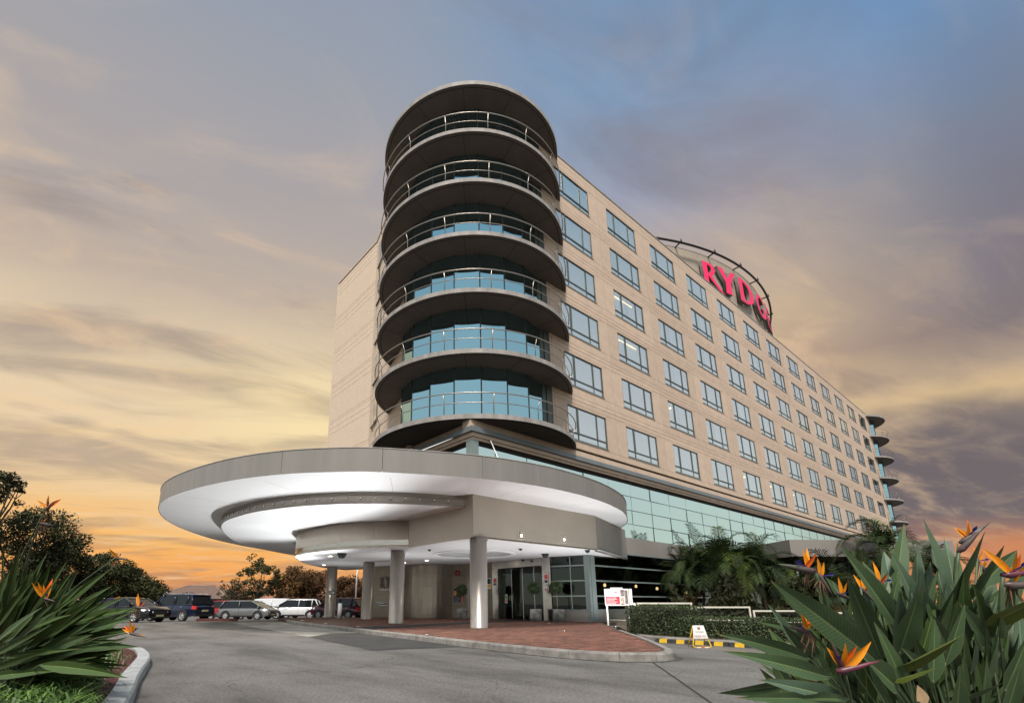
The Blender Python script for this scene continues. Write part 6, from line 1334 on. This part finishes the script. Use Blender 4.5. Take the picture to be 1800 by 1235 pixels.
for k in range(420):
    bx_ = random.uniform(1410, 1850); an = radians(90 - (bx_ - 1640) * -.16 + random.gauss(0, 22)); Lp = random.uniform(95, 165); by_ = random.uniform(1120, 1270); tx, ty = bx_ - cos(an) * Lp * (1 if bx_ < 1640 else 1), by_ - sin(an) * Lp
    d = random.uniform(2.1, 2.75); 
    if ty < 968 + abs(tx - 1660) * (.42 if tx < 1660 else .15): continue
    if tx < 1330 + max(0, ty - 1150) * .2: continue
    blade('leaf', CR, at_depth(bx_, by_, d), at_depth(tx, ty, d + random.uniform(-.15, .15)), random.uniform(10, 17) * d / FPX, random.choice([SL1, SL1, SL2, SLL]), -FW + RT * random.uniform(-.7, .7) + UP * random.uniform(-.2, .5), sag=random.uniform(0, .08), fold=random.uniform(.2, .5), petiole=rootR(bx_), wave=.06)
o = blade('leaf', CR, at_depth(1626, 1240, 1.5), at_depth(1612, 1203, 1.5), 12 * 1.5 / FPX, DRY, None, fold=.1, label='dry brown leaf tip')
F = lambda *a, **k: flower(CR, *a, **k)
F((1421, 1000), (170, 62), [(105, 36), (78, 38), (62, 34)], 2.0, 40, at_depth(1470, 1130, 2.1), wither=3)
F((1441, 1012), (-60, 40), [(100, 34), (80, 28)], 2.02, 40, at_depth(1475, 1130, 2.1), wither=8)
F((1418, 1108), (166, 42), [(112, 36), (86, 36), (52, 30), (36, 26)], 1.85, 46, at_depth(1480, 1180, 1.95), wither=9)
F((1481, 1174), (118, 58), [(128, 48), (93, 47), (58, 44), (40, 34)], 1.62, 46, at_depth(1500, 1260, 1.7))
F((1483, 1176), (18, 60), [(52, 66)], 1.60, 46, at_depth(1502, 1260, 1.7), red=True, tongue=False)
F((1478, 1044), (-25, 36), [(95, 30), (75, 24)], 2.1, 36, at_depth(1500, 1130, 2.1))
F((1517, 1036), (-50, 34), [(115, 30), (95, 32), (70, 26)], 2.15, 36, at_depth(1530, 1130, 2.1))
F((1545, 1022), (-60, 34), [(98, 36), (-48, 32), (70, 24)], 2.3, 36, at_depth(1560, 1120, 2.2))
F((1697, 947), (40, 50), [(122, 26), (98, 30), (76, 32), (140, 22)], 2.3, 36, None)
F((1692, 962), (52, 50), [], 2.28, 40, at_depth(1678, 1080, 2.25), tongue=False)
F((1718, 985), (-100, 30), [(96, 26), (62, 24), (-110, 14)], 2.5, 36, at_depth(1712, 1080, 2.4))
F((1728, 998), (-70, 30), [(80, 24), (110, 20)], 2.5, 36, at_depth(1718, 1080, 2.4))
F((1775, 1008), (10, 60), [(135, 62), (104, 46), (78, 36), (160, 26), (62, 30)], 2.0, 50, at_depth(1760, 1120, 2.0), red=True)
F((1778, 1026), (2, 70), [(75, 22), (100, 24)], 2.0, 50, at_depth(1762, 1120, 2.0), wither=6, tongue=False)
# ---- left clump, a few metres off in the mulch bed
CLF = thing('bird_of_paradise', 'wide bird of paradise clump with dark green strappy leaves beside the left kerb', 'flowering plant', (0, 0, 0))
def rootL(): x, y = at_range(random.uniform(-40, 70), random.uniform(4.3, 5.2)); return (x, y, .10)
random.seed(5)
def lblade(T, B, w, dt, db, m_=None, **k):
    blade('leaf', CLF, at_depth(*B, db), at_depth(*T, dt), .62 * w * (dt + db) / 2 / FPX, m_ or random.choice([SLL, SLL, SL1]), -FW + RT * random.uniform(-.5, .5) + UP * random.uniform(.0, .7), sag=k.get('sag', random.uniform(.0, .10)), fold=random.uniform(.25, .55), petiole=rootL(), wave=.04, nl=9)
LH = [((70, 966), (40, 1085), 15), ((35, 962), (8, 1080), 14), ((5, 966), (12, 1090), 13), ((66, 995), (30, 1110), 14), ((112, 983), (62, 1078), 13), ((90, 988), (58, 1075), 12), ((122, 1000), (70, 1090), 13), ((132, 1002), (98, 1090), 9), ((100, 992), (70, 1060), 11),
 ((183, 997), (96, 1080), 14), ((128, 1008), (78, 1100), 13), ((200, 1030), (92, 1105), 13), ((190, 1026), (110, 1085), 11), ((213, 1038), (96, 1120), 16), ((204, 1029), (130, 1078), 10), ((50, 1000), (20, 1105), 13), ((25, 985), (-10, 1100), 14), ((140, 1025), (60, 1110), 14),
 ((236, 1066), (120, 1095), 16), ((202, 1083), (95, 1120), 15), ((238, 1064), (150, 1085), 12), ((207, 1110), (80, 1138), 16), ((160, 1108), (60, 1150), 14), ((158, 1112), (90, 1142), 13), ((235, 1128), (110, 1140), 15), ((190, 1135), (60, 1150), 16), ((212, 1178), (70, 1168), 17), ((205, 1172), (90, 1160), 14), ((120, 1145), (30, 1178), 16), ((148, 1118), (45, 1165), 14), ((108, 1100), (20, 1165), 15), ((90, 1075), (15, 1150), 14), ((30, 1112), (-20, 1175), 13), ((60, 1190), (-10, 1210), 15), ((130, 1158), (40, 1190), 15), ((240, 1100), (140, 1122), 13), ((176, 1040), (110, 1130), 12), ((150, 1050), (60, 1140), 14), ((232, 1082), (150, 1110), 12)]
for T, B, w in LH:
    d = 4.6 + random.uniform(-.4, .4) - .5 * max(0, (T[1] - 1060) / 120); lblade(T, B, w, d - .1, d + .1)
for k in range(330):
    an = radians(random.uniform(4, 88)); R0 = random.uniform(20, 120); bx_, by_ = -20 + R0 * cos(an) + random.uniform(-30, 50), 1165 - R0 * .8 * sin(an) + random.uniform(-25, 30); Lp = random.uniform(80, 150) * (1 if an < 1 else .75); a2 = an + random.gauss(0, .22); tx, ty = bx_ + Lp * cos(a2), by_ - Lp * .9 * sin(a2)
    if tx > 232 or ty < 968 + tx * .42 or (ty > 1160 and tx > 120): continue
    d = random.uniform(4.4, 5.4); lblade((tx, ty), (bx_, by_), random.uniform(10, 16), d - .1, d + .1)
for k in range(150):
    by_ = random.uniform(1095, 1195); bx_ = random.uniform(-40, 70) + (1195 - by_) * .25; an = radians(max(3, (1190 - by_) * .66 + (12 if bx_ < 20 else 0) + random.gauss(2, 13))); Lp = random.uniform(90, 160); tx, ty = bx_ + Lp * cos(an), by_ - Lp * .9 * sin(an)
    if tx > 236 or ty < 968 + tx * .42 or ty > 1192: continue
    d = random.uniform(4.0, 5.0); lblade((tx, ty), (bx_, by_), random.uniform(9, 14), d - .15, d + .1)
FL = lambda *a, **k: flower(CLF, *a, **k)
FL((83, 893), (35, 26), [(140, 22), (75, 24), (28, 32), (150, 14)], 4.4, 22, at_depth(12, 1040, 4.7), wither=6)
FL((73, 918), (-12, 26), [(68, 14), (50, 10)], 4.45, 22, at_depth(30, 1050, 4.7), wither=12)
FL((207, 980), (-5, 22), [(122, 22)], 4.5, 20, at_depth(80, 1080, 4.7), wither=9)
FL((78, 1050), (-15, 24), [(118, 34), (104, 32), (82, 34), (60, 36), (100, 26)], 4.1, 22, at_depth(24, 1130, 4.4), wither=3)
FL((136, 1052), (-30, 16), [(110, 16), (80, 15), (60, 12)], 4.9, 16, at_depth(110, 1110, 4.9))
FL((243, 1066), (-6, 26), [(96, 24), (118, 20), (48, 16)], 4.2, 22, at_depth(170, 1110, 4.5), wither=10)
FL((232, 1112), (-12, 28), [(95, 24), (72, 22), (148, 26), (160, 24), (-8, 18)], 4.1, 22, at_depth(120, 1140, 4.4))
FL((200, 1054), (25, 12), [(30, 14)], 4.3, 16, None, tongue=False)
# strappy ground cover under the left clump
GC = MB(); random.seed(9)
for k in range(7500):
    px = random.uniform(-60, 238); py = random.uniform(1140, 1300); P = on_z(px, py, .10)
    if not inside((P.x, P.y), LKi + [(-7, 1), (-7, 15)]): continue
    e = min(hypot(P.x - a[0], P.y - a[1]) for a in LKi)
    if e < random.uniform(.10, .50) and px > 120: continue
    a = random.uniform(0, 6.28); ln = random.uniform(.12, .34) * (1 if px < 200 else .7); d = Vector((cos(a), sin(a), 0)); s = Vector((-d.y, d.x, 0)) * random.uniform(.004, .009); up = random.uniform(.5, 1.1); m1 = P + d * ln * .3 + Vector((0, 0, ln * up * .6)); m2 = P + d * ln * .7 + Vector((0, 0, ln * up * .7)); e_ = P + d * ln + Vector((0, 0, ln * up * .42)); mi = 0 if random.random() < .7 else 1
    GC.quad([P - s, m1 - s, m1 + s, P + s], mi); GC.quad([m1 - s, m2 - s * .8, m2 + s * .8, m1 + s], mi); GC.quad([m2 - s * .8, e_, m2 + s * .8], mi)
o = GC.build('ground_cover', [mat('ground cover blade', (.065, .125, .024), .55, var=.35, scale=3), mat('fresh ground cover blade', (.15, .26, .05), .5, var=.3, scale=3)]); o['kind'] = 'stuff'; o['label'] = 'bright green strappy ground cover in the left bed'; o['category'] = 'ground cover'
